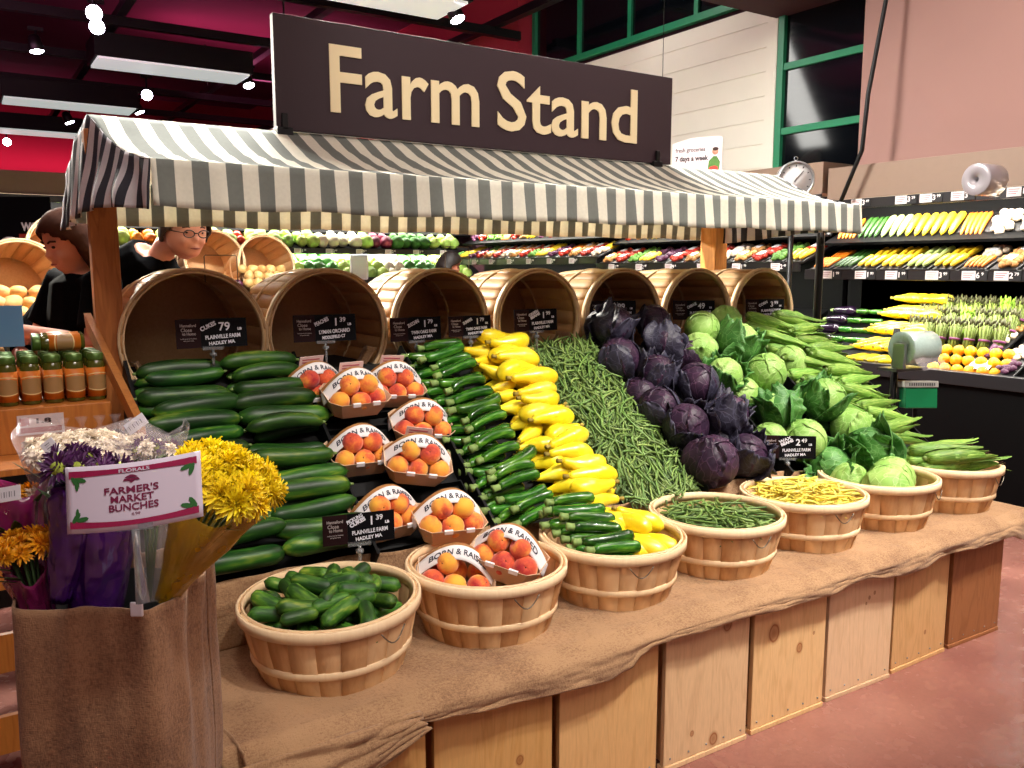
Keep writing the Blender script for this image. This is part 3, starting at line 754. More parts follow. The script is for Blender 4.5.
# --- basket fillings
def filler(c, r, z, name, lab, mat):
    q = MB(); q.lathe([(0,.035),(r*.6,.025),(r,.0),(r*.96,-.012),(0,-.012)], 28, wob=lambda a, z: 1+.03*sin(a*5))
    o = q.build(name, mat, None, loc=(c.x, c.y, z)); return tag(o, lab, 'burlap cloth')
def inbasket(c, i): return FB[c]
for i, nm_ in enumerate(fb_names):
    filler(FB[i], .195, FB[i].z+.105, 'burlap_pad', 'burlap padding inside the basket of %s' % nm_, burlap)
def heap(kinds, c, R0, n, z0, dome, label, group, sc=(.9,1.1), tilt=14, seed=0, yaw=None, layers=1):
    g = random.Random(seed); out = []
    for k in range(n):
        rr = R0*math.sqrt((k+.5)/n); a = k*2.39996+g.uniform(-.2,.2)
        x = c.x+rr*cos(a); y = c.y+rr*sin(a); z = z0+dome*(1-(rr/R0)**2)+g.uniform(-.008,.008)
        yw = yaw(a, rr, g) if yaw else g.uniform(0,180)
        M = Matrix.Rotation(R(yw),4,'Z') @ Matrix.Rotation(R(g.uniform(-tilt,tilt)),4,'Y')
        lab = label(x-c.x, y-c.y, k) if callable(label) else label
        out.append(kinds.put(g.randrange(len(kinds.p)), Vector((x,y,z)), M, lab, group, g.uniform(*sc)))
    return out
heap(pic, FB[0], .175, 26, FB[0].z+.160, .010, 'pickling cucumber in the lower layer of the front left basket', 'pickling cucumbers in the basket', seed=3, tilt=8)
heap(pic, FB[0]+Vector((-.01,0,0)), .178, 26, FB[0].z+.203, .035, 'pickling cucumber heaped on top in the front left basket', 'pickling cucumbers in the basket', seed=5, tilt=18)
# zucchini and squash spilling into the third basket
c3 = FB[2]
for k in range(12):
    L_ = k//6; j = k % 6
    p = Vector((c3.x-.080+.02*L_+rnd.uniform(-.01,.01), c3.y-.105+.050*j, c3.z+.165+.036*L_+.020*j))
    zuc.put(k, p, Matrix.Rotation(R(-16+rnd.uniform(-8,8)),4,'Z') @ Matrix.Rotation(R(rnd.uniform(-5,9)),4,'Y'), 'zucchini in the third front basket, %s layer, %s from the rim' % (('lower','upper')[L_], ORD[j]), 'zucchini in the front basket', 1.0)
for k in range(12):
    L_ = k//6; j = k % 6
    p = Vector((c3.x-.02+.030*j+.015*L_, c3.y-.05+.035*((j*2) % 3)+.10*L_-.012*j, c3.z+.178+.055*L_))
    squ.put(k, p, Matrix.Rotation(R(-52+rnd.uniform(-12,12)),4,'Z') @ Matrix.Rotation(R(14+rnd.uniform(-4,8)),4,'Y'), 'yellow squash in the third front basket, %s layer, %s from the zucchini' % (('lower','upper')[L_], ORD[j]), 'yellow squash in the front basket', .86)
for K_ in (cuk, zuc, squ, pic): K_.drop()
# --- green beans
def bean_mb(L, r, bend, n=6, m=8, bx=0):
    b = MB(); pts = []; rad = []
    for i in range(m+1):
        t_ = i/m; pts.append(((t_-.5)*L, bend*(1-(2*t_-1)**2), .15*bend*sin(t_*7)))
        rad.append(r*(1 if .12 < t_ < .88 else (.55 if .01 < t_ < .99 else .12)))
    b.tube(pts, rad, n); return b
gb = Kinds([proto('green_bean','bean', bean_mb(L,.0042,bd), m_bean) for (L,bd) in [(.125,.010),(.11,-.014),(.135,.004),(.10,.018)]])
g = random.Random(11)
def beanpos():
    f = g.uniform(0.0,1.0); x = g.uniform(2.09,2.45)
    up = .034+.028*sin(PI*(x-2.06)/.42)+.012*nz(x,f,0,7)
    return f, x, up
for k in range(225):
    f = (k+.5)/225*1.0; x = 2.10+.345*((k*.618) % 1); 
    up = .050+.028*sin(PI*(x-2.06)/.42)+.014*nz(x,f,0,7)+g.uniform(0,.01)
    gb.put(k, bed(x,f,up), BEDR @ Matrix.Rotation(R(g.gauss(62,38)),4,'Z') @ Matrix.Rotation(R(g.uniform(-9,9)),4,'Y'), 'thin green bean lying on top of the sloping bean bed', 'green beans on the sloping bed', g.uniform(.85,1.15))
q = MB()
protob = [bean_mb(L,.0042,bd,5,5) for (L,bd) in [(.125,.010),(.11,-.014),(.135,.004)]]
for k in range(1500):
    f, x, up = beanpos(); x = min(max(x,2.115),2.43)
    pb = protob[k % 3]
    M = Matrix.Translation(bed(x,f,up+g.uniform(-.014,.012))) @ BEDR @ Matrix.Rotation(R(g.gauss(62,42)),4,'Z') @ Matrix.Rotation(R(g.uniform(-8,8)),4,'Y')
    q.add(pb.v, pb.f, True, 0, M, g.random())
t = NT('bean_mass'); a_ = t.n('ShaderNodeAttribute', attribute_name='tone'); m_mass = t.set(t.ramp(a_.outputs['Fac'], [(0,'3C5624'),(.5,'5C7838'),(1,'889E56')]), .5)
def bsur(u, v):
    x = 2.08+.38*u; return bed(x, -.01+1.02*v, .012+.030*sin(PI*u)+.010*nz(x,v,0,7))
q.grid(bsur, 14, 24, mi=0)
tag(q.build('green_bean_heap', m_mass), 'deep mass of green beans filling the sloping bed between squash and red cabbage', 'beans', kind='stuff')
def bean_basket(kinds, c, n_top, n_mass, mass_mat, nm_, lab_top, lab_mass, grp, seed, z0=.172, dm=.03):
    g = random.Random(seed)
    for k in range(n_top):
        rr = .20*math.sqrt((k+.5)/n_top); a = k*2.39996
        z = c.z+z0+.018+dm*(1-(rr/.2)**2)+g.uniform(-.004,.008)
        kinds.put(k, Vector((c.x+rr*cos(a)*.93, c.y+rr*sin(a)*.93, z)), Matrix.Rotation(g.gauss(.4,.9),4,'Z') @ Matrix.Rotation(R(g.uniform(-10,10)),4,'Y'), lab_top, grp, g.uniform(.8,1.05))
    q = MB()
    for k in range(n_mass):
        rr = .185*math.sqrt(g.random()); a = g.uniform(0,2*PI); pb = protob[k % 3]
        z = c.z+z0+dm*(1-(rr/.18)**2)+g.uniform(-.02,.008)
        q.add(pb.v, pb.f, True, 0, Matrix.Translation((c.x+rr*cos(a),c.y+rr*sin(a),z)) @ Matrix.Rotation(g.gauss(.4,.9),4,'Z'), g.random())
    q.lathe([(0,c.z+z0-.002+dm),(.1,c.z+z0-.006+dm*.7),(.205,c.z+z0-.010),(.195,c.z+z0-.03),(0,c.z+z0-.03)], 24, Matrix.Translation((c.x,c.y,0)), col=.3)
    tag(q.build(nm_, mass_mat), lab_mass, 'beans', kind='stuff')
bean_basket(gb, FB[3], 75, 260, m_mass, 'green_bean_heap', 'green bean lying on top in the front basket of green beans', 'mass of green beans filling the fourth front basket', 'green beans in the basket', 4)
gb.drop()
wb = Kinds([proto('wax_bean','bean', bean_mb(L,.0046,bd), m_wax) for (L,bd) in [(.125,.010),(.11,-.014),(.135,.02),(.10,.018)]])
t = NT('wax_bean_mass'); a_ = t.n('ShaderNodeAttribute', attribute_name='tone'); m_massw = t.set(t.ramp(a_.outputs['Fac'], [(0,'CDB638'),(.5,'E2CF56'),(1,'EDE28A')]), .5)
bean_basket(wb, FB[4], 150, 200, m_massw, 'wax_bean_heap', 'pale yellow wax bean lying on top in the front basket', 'mass of pale yellow wax beans filling the fifth front basket', 'yellow wax beans in the basket', 8, .18, .045)
wb.drop()
# --- cabbages
def m_cab(name, deep, mid, pale, vein, rough=.5, var=.12):
    t = NT(name); at_ = t.n('ShaderNodeAttribute', attribute_name='tone'); r = t.rand()
    co = t.co('Object'); o = t.n('ShaderNodeVectorMath', operation='ADD'); cb = t.n('ShaderNodeCombineXYZ'); t.l(t.math('MULTIPLY', r, 60), cb.inputs[0]); t.l(co, o.inputs[0]); t.l(cb.outputs[0], o.inputs[1])
    n = t.noise(o.outputs[0], 9, 4, .6)
    v = t.n('ShaderNodeTexVoronoi', feature='DISTANCE_TO_EDGE'); v.inputs['Scale'].default_value = 30
    mp = t.noise(o.outputs[0], 12, 2); ad = t.n('ShaderNodeVectorMath', operation='ADD'); t.l(o.outputs[0], ad.inputs[0]); cb2 = t.n('ShaderNodeCombineXYZ'); t.l(t.math('MULTIPLY', mp, .12), cb2.inputs[0]); t.l(t.math('MULTIPLY', mp, .1), cb2.inputs[2]); t.l(cb2.outputs[0], ad.inputs[1])
    t.l(ad.outputs[0], v.inputs['Vector'])
    c = t.ramp(n, [(.25,deep),(.5,mid),(.78,pale)])
    vn = t.ramp(v.outputs['Distance'], [(0,(1,1,1,1)),(.035,(.35,.35,.35,1)),(.08,(0,0,0,1))])
    k = t.math('MULTIPLY', vn, .28)
    c = t.mix(k, c, vein); c = t.mix(at_.outputs['Fac'], c, vein)
    c = t.hsv(c, v=t.math('MULTIPLY_ADD', r, var*2, 1-var)); 
    t.bump(t.math('ADD', t.math('MULTIPLY', vn, .6), n), .35, .004)
    return t.set(c, rough, spec=.35)
cab_g = m_cab('cabbage_inner_leaf', '6E9E44', '8CB658', 'B4D080', 'D4E4A6'); cab_d = m_cab('cabbage_outer_leaf', '28551F', '3A6E2C', '5A8E44', '9CC080')
cab_p = m_cab('red_cabbage_leaf', '191020', '2A1A2E', '462A42', '7A5070', .45); cab_po = m_cab('red_cabbage_outer_leaf', '1C1A26', '2C2A3A', '484858', '686480', .5)
def vein_attr(b, fn): pass
def leaf(b, Rr, a0, wid, e0, e1, flare, seed, sink=0):
    """a leaf hugging a ball: runs up the meridian a0 from elevation e0 to e1, half width wid"""
    g = random.Random(seed); ph = [g.uniform(0,6) for _ in range(4)]
    mer = Vector((cos(a0),sin(a0),0)); tan = Vector((-sin(a0),cos(a0),0)); up = Vector((0,0,1))
    def f(u, v):
        s = 2*u-1; e = e0+(e1-e0)*v
        w = wid*max(0,1-abs(1.9*v-1.0)**2.6)**.5 if v > .05 else wid*.35
        w = max(w, wid*.12)
        m = mer*cos(e)+up*sin(e); d = m*cos(s*w)+tan*sin(s*w)
        edge = max(abs(s)**4, max(0,(v-.6)/.4)**3)
        r = Rr*(1+sink)+flare*edge*(.75+.45*sin(5*s+ph[0]+v*4)+.25*sin(14*s*v+ph[1]+v*11))
        r += Rr*.03*math.exp(-(s*9)**2)*(1-v) + .0018*abs(sin((v*7-abs(s)*4)*2.2))*(abs(s) > .08)
        return d*r
    b.grid(f, 26, 22, thick=.0022)
def cabbage(name, cat, Rr, m_in, m_out, seed, nout=4, flare=.02, sq=.92):
    g = random.Random(seed)
    hd = MB()
    hd.ball((0,0,0), Rr, 28, 18, sc=(1,1,sq), fn=lambda d: 1+.02*nz(d.x,d.y,d.z,2.3))
    for k in range(4): leaf(hd, Rr*(.998+.008*k), k*1.7+g.uniform(-.3,.3), g.uniform(1.0,1.3), R(-75), R(g.uniform(95,135)), .004, seed*31+k)
    o = hd.build(name, m_in); o['category'] = cat
    q = MB(); q.lathe([(0,-Rr*sq-.012),(.02,-Rr*sq-.012),(.022,-Rr*sq+.01)], 10); q.build('stalk', m_in if m_in is cab_p else cab_g, o)
    for k in range(nout):
        q = MB(); leaf(q, Rr*(1.035+.015*k), 2*PI*k/max(nout,1)+g.uniform(-.3,.3), g.uniform(.85,1.15), R(-80), R(g.uniform(20,60)), flare*g.uniform(.8,1.6), seed*17+k); q.build('outer_leaf', m_out, o)
    return o
Rc = .082
redc = Kinds([cabbage('red_cabbage','cabbage',.080,cab_p,cab_po,1,2,.008), cabbage('red_cabbage','cabbage',.083,cab_p,cab_po,2,3,.018), cabbage('red_cabbage','cabbage',.080,cab_p,cab_po,3,4,.028), cabbage('red_cabbage','cabbage',.078,cab_p,cab_p,4,1,.01)])
def tilt(sd, ax=None):
    g = random.Random(sd); return Euler((g.uniform(-.9,.2)+.5, g.uniform(-.6,.6), g.uniform(0,6.28))).to_matrix().to_4x4()
reds = [(613,326,.13,1.1,2,'topmost red cabbage at the back left, leaning on a bushel basket'),(653,322,.12,1.0,0,'red cabbage at the back, right of the topmost one'),(664,343,.16,1.0,1,'red cabbage with a grey-purple wrapper leaf near the top of the pile'),(619,359,.10,1.12,0,'dark red cabbage just below the topmost one, against the bean divider'),(656,374,.12,1.02,2,'red cabbage with loose leaves in the middle left of the pile'),(697,384,.15,1.15,0,'smooth round red cabbage in the middle right beside the green cabbages'),(659,408,.09,1.08,0,'red cabbage by the bean divider in the lower half of the pile'),(686,426,.12,1.12,1,'red cabbage with a bright magenta face and pale leaf rim'),(727,415,.15,1.1,2,'red cabbage with spreading grey-violet leaves near the wax bean price sign'),(712,462,.11,1.35,3,'largest red cabbage at the bottom front of the pile'),(745,455,.10,1.1,2,'red cabbage at the bottom right of the pile, behind the wax bean sign'),(640,395,.05,.95,0,'red cabbage buried low in the pile by the divider'),(690,355,.07,.95,3,'red cabbage buried at the back beside the green cabbages'),(720,440,.05,.95,0,'red cabbage buried under the front of the pile'),(672,352,.05,.9,0,'red cabbage buried in the centre of the pile')]
for i, (px, py, up, sc, k, lab) in enumerate(reds):
    redc.put(k, bedat(px,py,up), tilt(i*3+1), lab, 'red cabbages on the sloping bed', sc)
redc.drop()
grc = Kinds([cabbage('green_cabbage','cabbage',.082,cab_g,cab_d,11,0,.008), cabbage('green_cabbage','cabbage',.082,cab_g,cab_g,12,2,.012), cabbage('green_cabbage','cabbage',.080,cab_g,cab_d,13,4,.022), cabbage('green_cabbage','cabbage',.080,cab_d,cab_d,14,5,.045)])
greens = [(702,328,.13,1.0,0,'pale green cabbage at the back left of the green pile'),(725,322,.11,1.0,1,'green cabbage half hidden at the very back of the pile'),(699,350,.10,1.0,1,'mid green cabbage beside the red cabbages near the back'),(738,343,.16,1.18,2,'large green cabbage with dark curling outer leaves at the top'),(724,376,.10,1.05,2,'dark green cabbage beside the smooth round red cabbage'),(766,373,.15,1.12,0,'smooth pale yellow-green cabbage in the middle of the pile'),(741,394,.06,1.0,1,'green cabbage low in the pile behind the wax bean sign'),(778,410,.12,1.15,2,'cabbage with a dark drooping wrapper leaf left of the big leafy one'),(824,400,.16,1.22,2,'big leafy dark green cabbage beside the corn'),(805,440,.11,1.12,0,'pale green cabbage right behind the wax bean price sign'),(851,428,.12,1.1,1,'light green cabbage under the big leafy one'),(868,449,.15,1.2,3,'darkest cabbage with wide open leaves just above the cabbage basket'),(830,468,.07,1.15,3,'dark cabbage at the bottom of the slope left of the cabbage basket'),(790,362,.08,1.0,0,'green cabbage tucked next to the corn near the back'),(770,440,.05,.95,1,'green cabbage hidden low beside the red cabbages'),(850,395,.05,.9,1,'green cabbage sunk beside the corn')]
for i, (px, py, up, sc, k, lab) in enumerate(greens):
    grc.put(k, bedat(px,py,up), tilt(i*5+2), lab, 'green cabbages on the sloping bed', sc)
c6 = FB[5]
for (dx, dy, dz, sc, k, lab) in [(-.05,-.08,.175,1.22,0,'smooth pale cabbage at the front of the cabbage basket'),(.105,.0,.185,1.1,0,'very pale cabbage at the right of the cabbage basket'),(-.06,.10,.17,1.0,1,'cabbage at the back left inside the cabbage basket')]:
    grc.put(k, c6+Vector((dx,dy,dz)), tilt(90+k), lab, 'green cabbages in the front basket', sc)
grc.drop()
# --- corn
def corn(seed, L=.25, r=.029):
    g = random.Random(seed)
    f = lambda t: r*(sin(PI*min(1,t*1.35+.12))**.5 if t < .45 else (1-((t-.45)/.55)**1.7)*.98+.06)
    b = veg_mesh('c', None, L, f, g.uniform(-.014,.014), 14, 18, ribs=7, rib_d=.03)
    o = b.build('corn_ear', m_husk); o['category'] = 'corn'
    for k in range(4):
        a0 = g.uniform(0,6.28); q = MB(); tip = g.uniform(.01,.05)
        def lf(u, v, a0=a0, tip=tip):
            s = 2*u-1; t_ = .04+.98*v; w = (.9*(1-v)**.6+.08)*1.0; a = a0+s*w; rr = f(min(t_,.93))*1.06+.0015+tip*v**4*.7
            return ((t_-.5)*L*1.06+tip*v**3, rr*cos(a), rr*sin(a))
        q.grid(lf, 8, 14, thick=.001); q.build('husk_leaf', m_husk, o)
    q = MB()
    for k in range(9):
        a = g.uniform(0,6.28); q.tube([(L*.46,0,0),(L*.52,.005*cos(a),.005*sin(a)),(L*.58,.012*cos(a),.012*sin(a)-.004)], [.002,.0015,.001], 4)
    q.build('silk', m_silk, o)
    q = MB(); q.tube([(-L*.5-.012,0,0),(-L*.47,0,0)], [.010,.012], 8); q.build('stalk_end', m_zstem, o)
    return o
crn = Kinds([corn(1,.26,.033), corn(2,.25,.032), corn(3,.27,.034)])
for L_ in range(3):
    for r_ in range(11):
        f = 1.02-(r_+.5*(L_ % 2))/11*1.0
        for c_ in range(2):
            if L_ == 2 and c_ == 0 and r_ % 2: continue
            x = (3.60,3.84)[c_]+rnd.uniform(-.02,.02)-(0 if L_ < 2 else .02)
            g_ = rnd.uniform(-16,16)
            crn.put(rnd.randrange(3), bed(x, f, .032+.042*L_), BEDR @ Matrix.Rotation(R(g_-(10 if c_ else 16)),4,'Z') @ Matrix.Rotation(R(rnd.uniform(0,360)),4,'X') , 'corn ear, %s layer, %s column, %s' % (('bottom','middle','top')[L_], ('cabbage side','outer')[c_], rowlab(r_,11)), 'corn ears on the right bed', rnd.uniform(.9,1.05))
c7 = FB[6]
for k, (dx, dy, dz, yw) in enumerate([(-.05,-.04,.195,-24),(.04,-.10,.20,-36),(.0,.04,.205,-30),(-.04,.12,.21,-20),(.06,.10,.21,-28),(-.03,-.07,.245,-30),(.00,.03,.25,-38),(.06,.04,.25,-22)]):
    crn.put(k, c7+Vector((dx,dy,dz+.012)), Matrix.Rotation(R(yw),4,'Z') @ Matrix.Rotation(R(-4),4,'Y'), 'corn ear in the corn basket, %s' % ['front left','front right','low centre','back left','back right','on top at the front','topmost at the left','on top at the right'][k], 'corn ears in the basket', 1.02)
crn.drop()
# ================================================================== peaches in paper totes
kraft_m = plain('tote_cardboard', 'A9743F', .75, ns=.12, nsc=12); tote_white = plain('tote_white_print', 'EDE9EA', .6); tote_ink = plain('tote_ink', '3A3A48', .6); tote_grey = plain('tote_outside', 'C9A98A', .7, ns=.1)
txt_v, txt_f = text_mb('BORN & RAISED', .0195, .175, .0003, .0004)
def tote(loc, rot, label, seed, card=False):
    o = thing('peach_tote', label, 'produce tote', loc, rot.to_euler(), 'paper totes of peaches')
    A, B_, a, b_, H = .118, .082, .088, .06, .066
    def oct_(A, B, c): return [(-A+c,-B),(A-c,-B),(A,-B+c),(A,B-c),(A-c,B),(-A+c,B),(-A,B-c),(-A,-B+c)]
    q = MB(); n = 8; top = oct_(A,B_,.03); bot = oct_(a,b_,.022); T = .0025
    top2 = oct_(A-T,B_-T,.03); bot2 = oct_(a-T,b_-T,.022)
    vs = [(x,y,0) for x,y in bot]+[(x,y,H) for x,y in top]+[(x,y,H) for x,y in top2]+[(x,y,T) for x,y in bot2]
    fs = [tuple(reversed(range(8))), tuple(range(24,32))]
    for k in range(3):
        for i in range(8): fs.append((k*8+i, k*8+(i+1) % 8, (k+1)*8+(i+1) % 8, (k+1)*8+i))
    q.add(vs, fs, False); q.build('tray', tote_grey, o)
    def arch(x): return H-.012+.095*max(0,1-abs(x/(A+.002))**2.0)
    def strip(y0, y1, lift, th):
        def f(u, v):
            s = -1+2*u; x = (A+.002)*sin(s*PI/2)**1 if False else (A+.002)*s*(1-.0*abs(s)); y = y0+(y1-y0)*v
            return (x*(1+lift), y, arch(x)+lift*.25-(.026*(1-v)))
        return f
    q = MB(); q.grid(strip(-.010,.040,0,0), 28, 4, thick=.0015); q.build('handle', kraft_m, o)
    bd = MB(); bd.grid(strip(-.014,.022,.016,0), 28, 4, thick=.0008); band = bd.build('printed_band', tote_white, o)
    q = MB(); vs = []
    for v in txt_v:
        u = .5+v.x/.245; x = 0
        f = strip(-.014,.022,.022,0); p = Vector(f(u, .5+v.y/.036)); vs.append((p.x, p.y-v.z*.3, p.z+.0006+v.z))
    q.add(vs, txt_f, False); q.build('lettering', tote_ink, band)
    for xx in (-.03,.045):
        q = MB(); q.box((xx-.014,-B_-.0025,H-.010),(xx+.014,-B_+.006,H+.003)); q.build('rim_tab', tote_white, o)
    if card:
        q = MB(); q.box((-.055,.042,H+.02),(.035,.044,H+.10)); cd_ = q.build('label_card', plain('pale_pink_card','E6C8C4',.6), o)
        q = MB()
        for k in range(5): q.box((-.045,.0412,H+.085-k*.011),(.02-.01*(k % 3),.0419,H+.089-k*.011))
        q.build('print', plain('tote_red_print','B04858',.6), cd_)
    return o
pk = MB()
def pf(d):
    a = math.atan2(d.y, d.x); crease = math.exp(-(a/.22)**2)*.07*(1-.3*d.z)
    return 1-crease-.14*math.exp(-((1-d.z)/.05)) - .05*math.exp(-((1+d.z)/.05))
pk.ball((0,0,0), .0365, 22, 16, fn=pf, sc=(1,1,.95))
po = pk.build('peach', m_peach); po['category'] = 'peach'
ps = MB(); ps.lathe([(0,.0295),(.004,.0292),(.0025,.0275),(0,.027)], 8); ps.build('stem_dimple', m_silk, po)
pch = Kinds([po])
def fill_tote(o, seed, where, n=9):
    g = random.Random(seed); M = o.matrix_basis
    M = Matrix.Translation(o.location) @ o.rotation_euler.to_matrix().to_4x4()
    P_ = [(-.070,-.034,.052),(.0,-.040,.050),(.070,-.034,.052),(-.068,.038,.050),(.0,.036,.046),(.068,.038,.050),(-.034,-.004,.098),(.036,-.006,.096),(.0,.048,.092)]
    for k, p in enumerate(P_[:n]):
        pp = M @ Vector((p[0]+g.uniform(-.003,.003), p[1]+g.uniform(-.003,.003), p[2]+.002))
        r = Euler((g.uniform(-1.3,1.3), g.uniform(-1.2,1.2), g.uniform(0,6.28))).to_matrix().to_4x4()
        spot = ['front left','front middle','front right','back left','back middle','back right','upper left','upper right','top back'][k]
        pch.put(0, pp, r, 'peach at the %s of the tote %s' % (spot, where), 'peaches in paper totes', g.uniform(.94,1.06))
TOT = [((313,386),.035,4,'in the back left corner',1,.7),((353,393),.10,2,'set between the two back totes',1,.6),((391,384),.035,-6,'in the back right corner',1,.7),((358,450),.04,-2,'second row beside the cucumbers',0,.6),((414,458),.09,-20,'leaning at the middle right',1,.75),((384,512),.035,4,'behind the pickling cucumber sign',0,.6),((446,516),.085,-8,'just above the peach basket',0,.55),((418,422),.02,-12,'low right behind the leaning tote',0,.7)]
for i, ((px,py), up, yw, where, card, tl) in enumerate(TOT):
    p = bedat(px, py, up+.02)
    rot = Matrix.Rotation(SL*tl,4,'X') @ Matrix.Rotation(R(yw),4,'Z')
    p.z -= .055
    o = tote(p, rot, 'paper tote of peaches %s' % where, i, bool(card))
    fill_tote(o, i*7+1, where)
c2 = FB[1]
o = tote(c2+Vector((.055,-.02,.172)), Matrix.Rotation(R(16),4,'X') @ Matrix.Rotation(R(-52),4,'Z') @ Matrix.Rotation(R(0),4,'Y'), 'paper tote of peaches turned sideways on top in the front peach basket', 20); fill_tote(o, 77, 'turned sideways in the front basket')
o = tote(c2+Vector((-.10,.03,.128)), Matrix.Rotation(R(20),4,'X') @ Matrix.Rotation(R(-30),4,'Z'), 'paper tote of peaches sunk at the left in the front peach basket', 21); fill_tote(o, 78, 'sunk at left in the front basket', 7)
for k,(dx,dy,dz) in enumerate([(.15,.08,.15),(.17,-.0,.145),(-.03,.15,.15),(.06,.155,.15),(-.10,.12,.15)]):
    pch.put(0, c2+Vector((dx,dy,dz+.01)), Euler((dx*9,dy*7,k)).to_matrix().to_4x4(), 'loose peach in the front basket, %s' % ['back right','right edge','back middle','back beside the tote','back left'][k], 'loose peaches in the front basket', 1)
# black trays under the peaches
for i, f in enumerate((.02,.36,.68)):
    q = MB(); M = Matrix.Translation(bed((1.04+1.47)/2, f, .004)) @ BEDR; w, l, h = .205, .225, .03
    q.box((-w,0,0),(w,l,.004)); q.box((-w,0,0),(w,.005,h)); q.box((-w,l-.005,0),(w,l,h)); q.box((-w,.005,0),(-w+.005,l-.005,h)); q.box((w-.005,.005,0),(w,l-.005,h))
    e = q.build('display_tray', black_pl, None); e.matrix_world = M
    tag(e, 'shallow black plastic tray under the peach totes, %s one' % ['front','middle','back'][i], 'tray', 'black trays under the peaches')
# ================================================================== price cards
card_r = plain('card_brown', '221012', .6, spec=.1); card_k = plain('card_black', '07070B', .6, spec=.1); chalk = plain('chalk_white', 'DCDCE6', .7); chalk_d = plain('chalk_dim', 'A89A98', .7)
def price_sign(px, py, y, name, price, cents, l2, l3, label, two=None, w=.236, tiltx=-4, legz=None, yaw=0):
    c = at(px, py, y=y)
    o = thing('price_sign', label, 'price sign', c, (R(tiltx),0,R(yaw)), 'black chalk lettered price cards')
    h = w*.42; k = w/.236
    q = MB(); q.box((-w/2,0,-h/2),(-w/2+.34*w,.0015,h/2)); q.build('brand_panel', card_r, o)
    q = MB(); q.box((-w/2+.34*w+.0003,0,-h/2),(w/2,.0015,h/2)); q.build('card', card_k, o)
    M = Matrix.Translation((0,-.0008,0))
    xl = -w/2+.17*w
    lettering('brand_text', [('Hannaford',.014*k,.052*k,xl,.027*k,.0002,0),('Close',.017*k,.036*k,xl-.006*k,.012*k,.0001,0),('to Home',.015*k,.044*k,xl+.002*k,-.001*k,.0001,0),('locally grown for freshness',.006*k,.052*k,xl,-.017*k,0,0),('and great taste',.006*k,.034*k,xl,-.024*k,0,0)], chalk_d, o, M)
    L = []
    if two: L += [(name,.017*k,.056*k,-.013*k,.031*k,.0006,24),(two,.017*k,.056*k,-.004*k,.019*k,.0009,24)]
    else: L += [(name,.020*k,.056*k,-.012*k,.023*k,.0006,24)]
    L += [(price,.040*k,None,.042*k,.020*k,.0006,0)]
    if cents: L += [(cents,.024*k,None,.068*k,.029*k,.0004,0)]
    L += [('LB',.012*k,.014*k,.094*k,.012*k,.0006,0),(l2,.019*k,.118*k,.036*k,-.013*k,.0004,3),(l3,.016*k,.088*k,.032*k,-.034*k,.0004,4)]
    lettering('chalk_text', L, chalk, o, M)
    q = MB(); q.box((-.035,-.004,-h/2-.008),(.035,.004,-h/2+.004)); zl = -h/2-(legz or .09)
    q.tube([(0,0,-h/2-.006),(0,.002,zl)], .005, 8); q.lathe([(0,0),(.012,0),(.012,.012),(0,.012)], 12, Matrix.Translation((0,0,-h/2-.03))); q.build('clear_stem', clear, o)
    return o
price_sign(212,333,3.0,'CUKES','79','','PLAINVILLE FARM','HADLEY MA','price card reading Cukes 79 in front of the leftmost bushel basket', legz=.07)
price_sign(325,328,3.02,'PEACHES','1','39','LYMAN ORCHARD','MIDDLEFIELD CT','price card reading Peaches 1.39 behind the peach totes', legz=.09, yaw=-4)
price_sign(416,329,3.06,'ZUCCHINI','1','79','TWIN OAKS FARM','HADLEY MA','price card reading Zucchini 1.79 above the zucchini', w=.225)
price_sign(470,326,3.02,'SUMMER','1','79','TWIN OAKS FARM','HADLEY MA','price card reading Summer 1.79 above the yellow squash', w=.20)
price_sign(536,320,3.04,'GREEN','1','99','PLAINVILLE FARM','HADLEY MA','price card reading Green Beans 1.99 above the bean bed', two='BEANS', w=.225)
price_sign(613,311,3.13,'RED CAB','99','','PLAINVILLE FARM','HADLEY MA','price card behind the topmost red cabbage', w=.23, yaw=-20)
price_sign(694,310,3.13,'CABBAGE','49','','PLAINVILLE FARM','HADLEY MA','price card at the back above the green cabbages', w=.23, yaw=-20)
price_sign(765,308,3.13,'CORN','3','99','PLAINVILLE FARM','HADLEY MA','price card at the back right above the corn ears', w=.23, yaw=-20)
price_sign(359,528,2.31,'PICKLING','1','39','PLAINVILLE FARM','HADLEY MA','nearest price card reading Pickling Cukes 1.39 behind the pickling cucumbers', two='CUKES', w=.215, legz=.10, yaw=-12)
price_sign(788,447,2.38,'WAX','2','49','PLAINVILLE FARM','HADLEY MA','price card reading Wax Beans 2.49 behind the wax bean basket', two='BEANS', w=.235, legz=.12, yaw=-40)
# wire card frames on top of the bushel baskets
for (px, py, lab) in [(221,266,'thin wire card frame standing above the leftmost bushel basket'),(457,256,'thin wire card frame standing above the third bushel basket')]:
    c = at(px, py, y=3.3); q = MB()
    q.tube([(-.06,0,-.06),(-.06,0,.035),(-.055,0,.04),(.055,0,.04),(.06,0,.035),(.06,0,-.06)], .002, 6, up=(0,1,0))
    tag(q.build('wire_card_frame', wire, None, loc=c), lab, 'card frame', 'wire card frames')
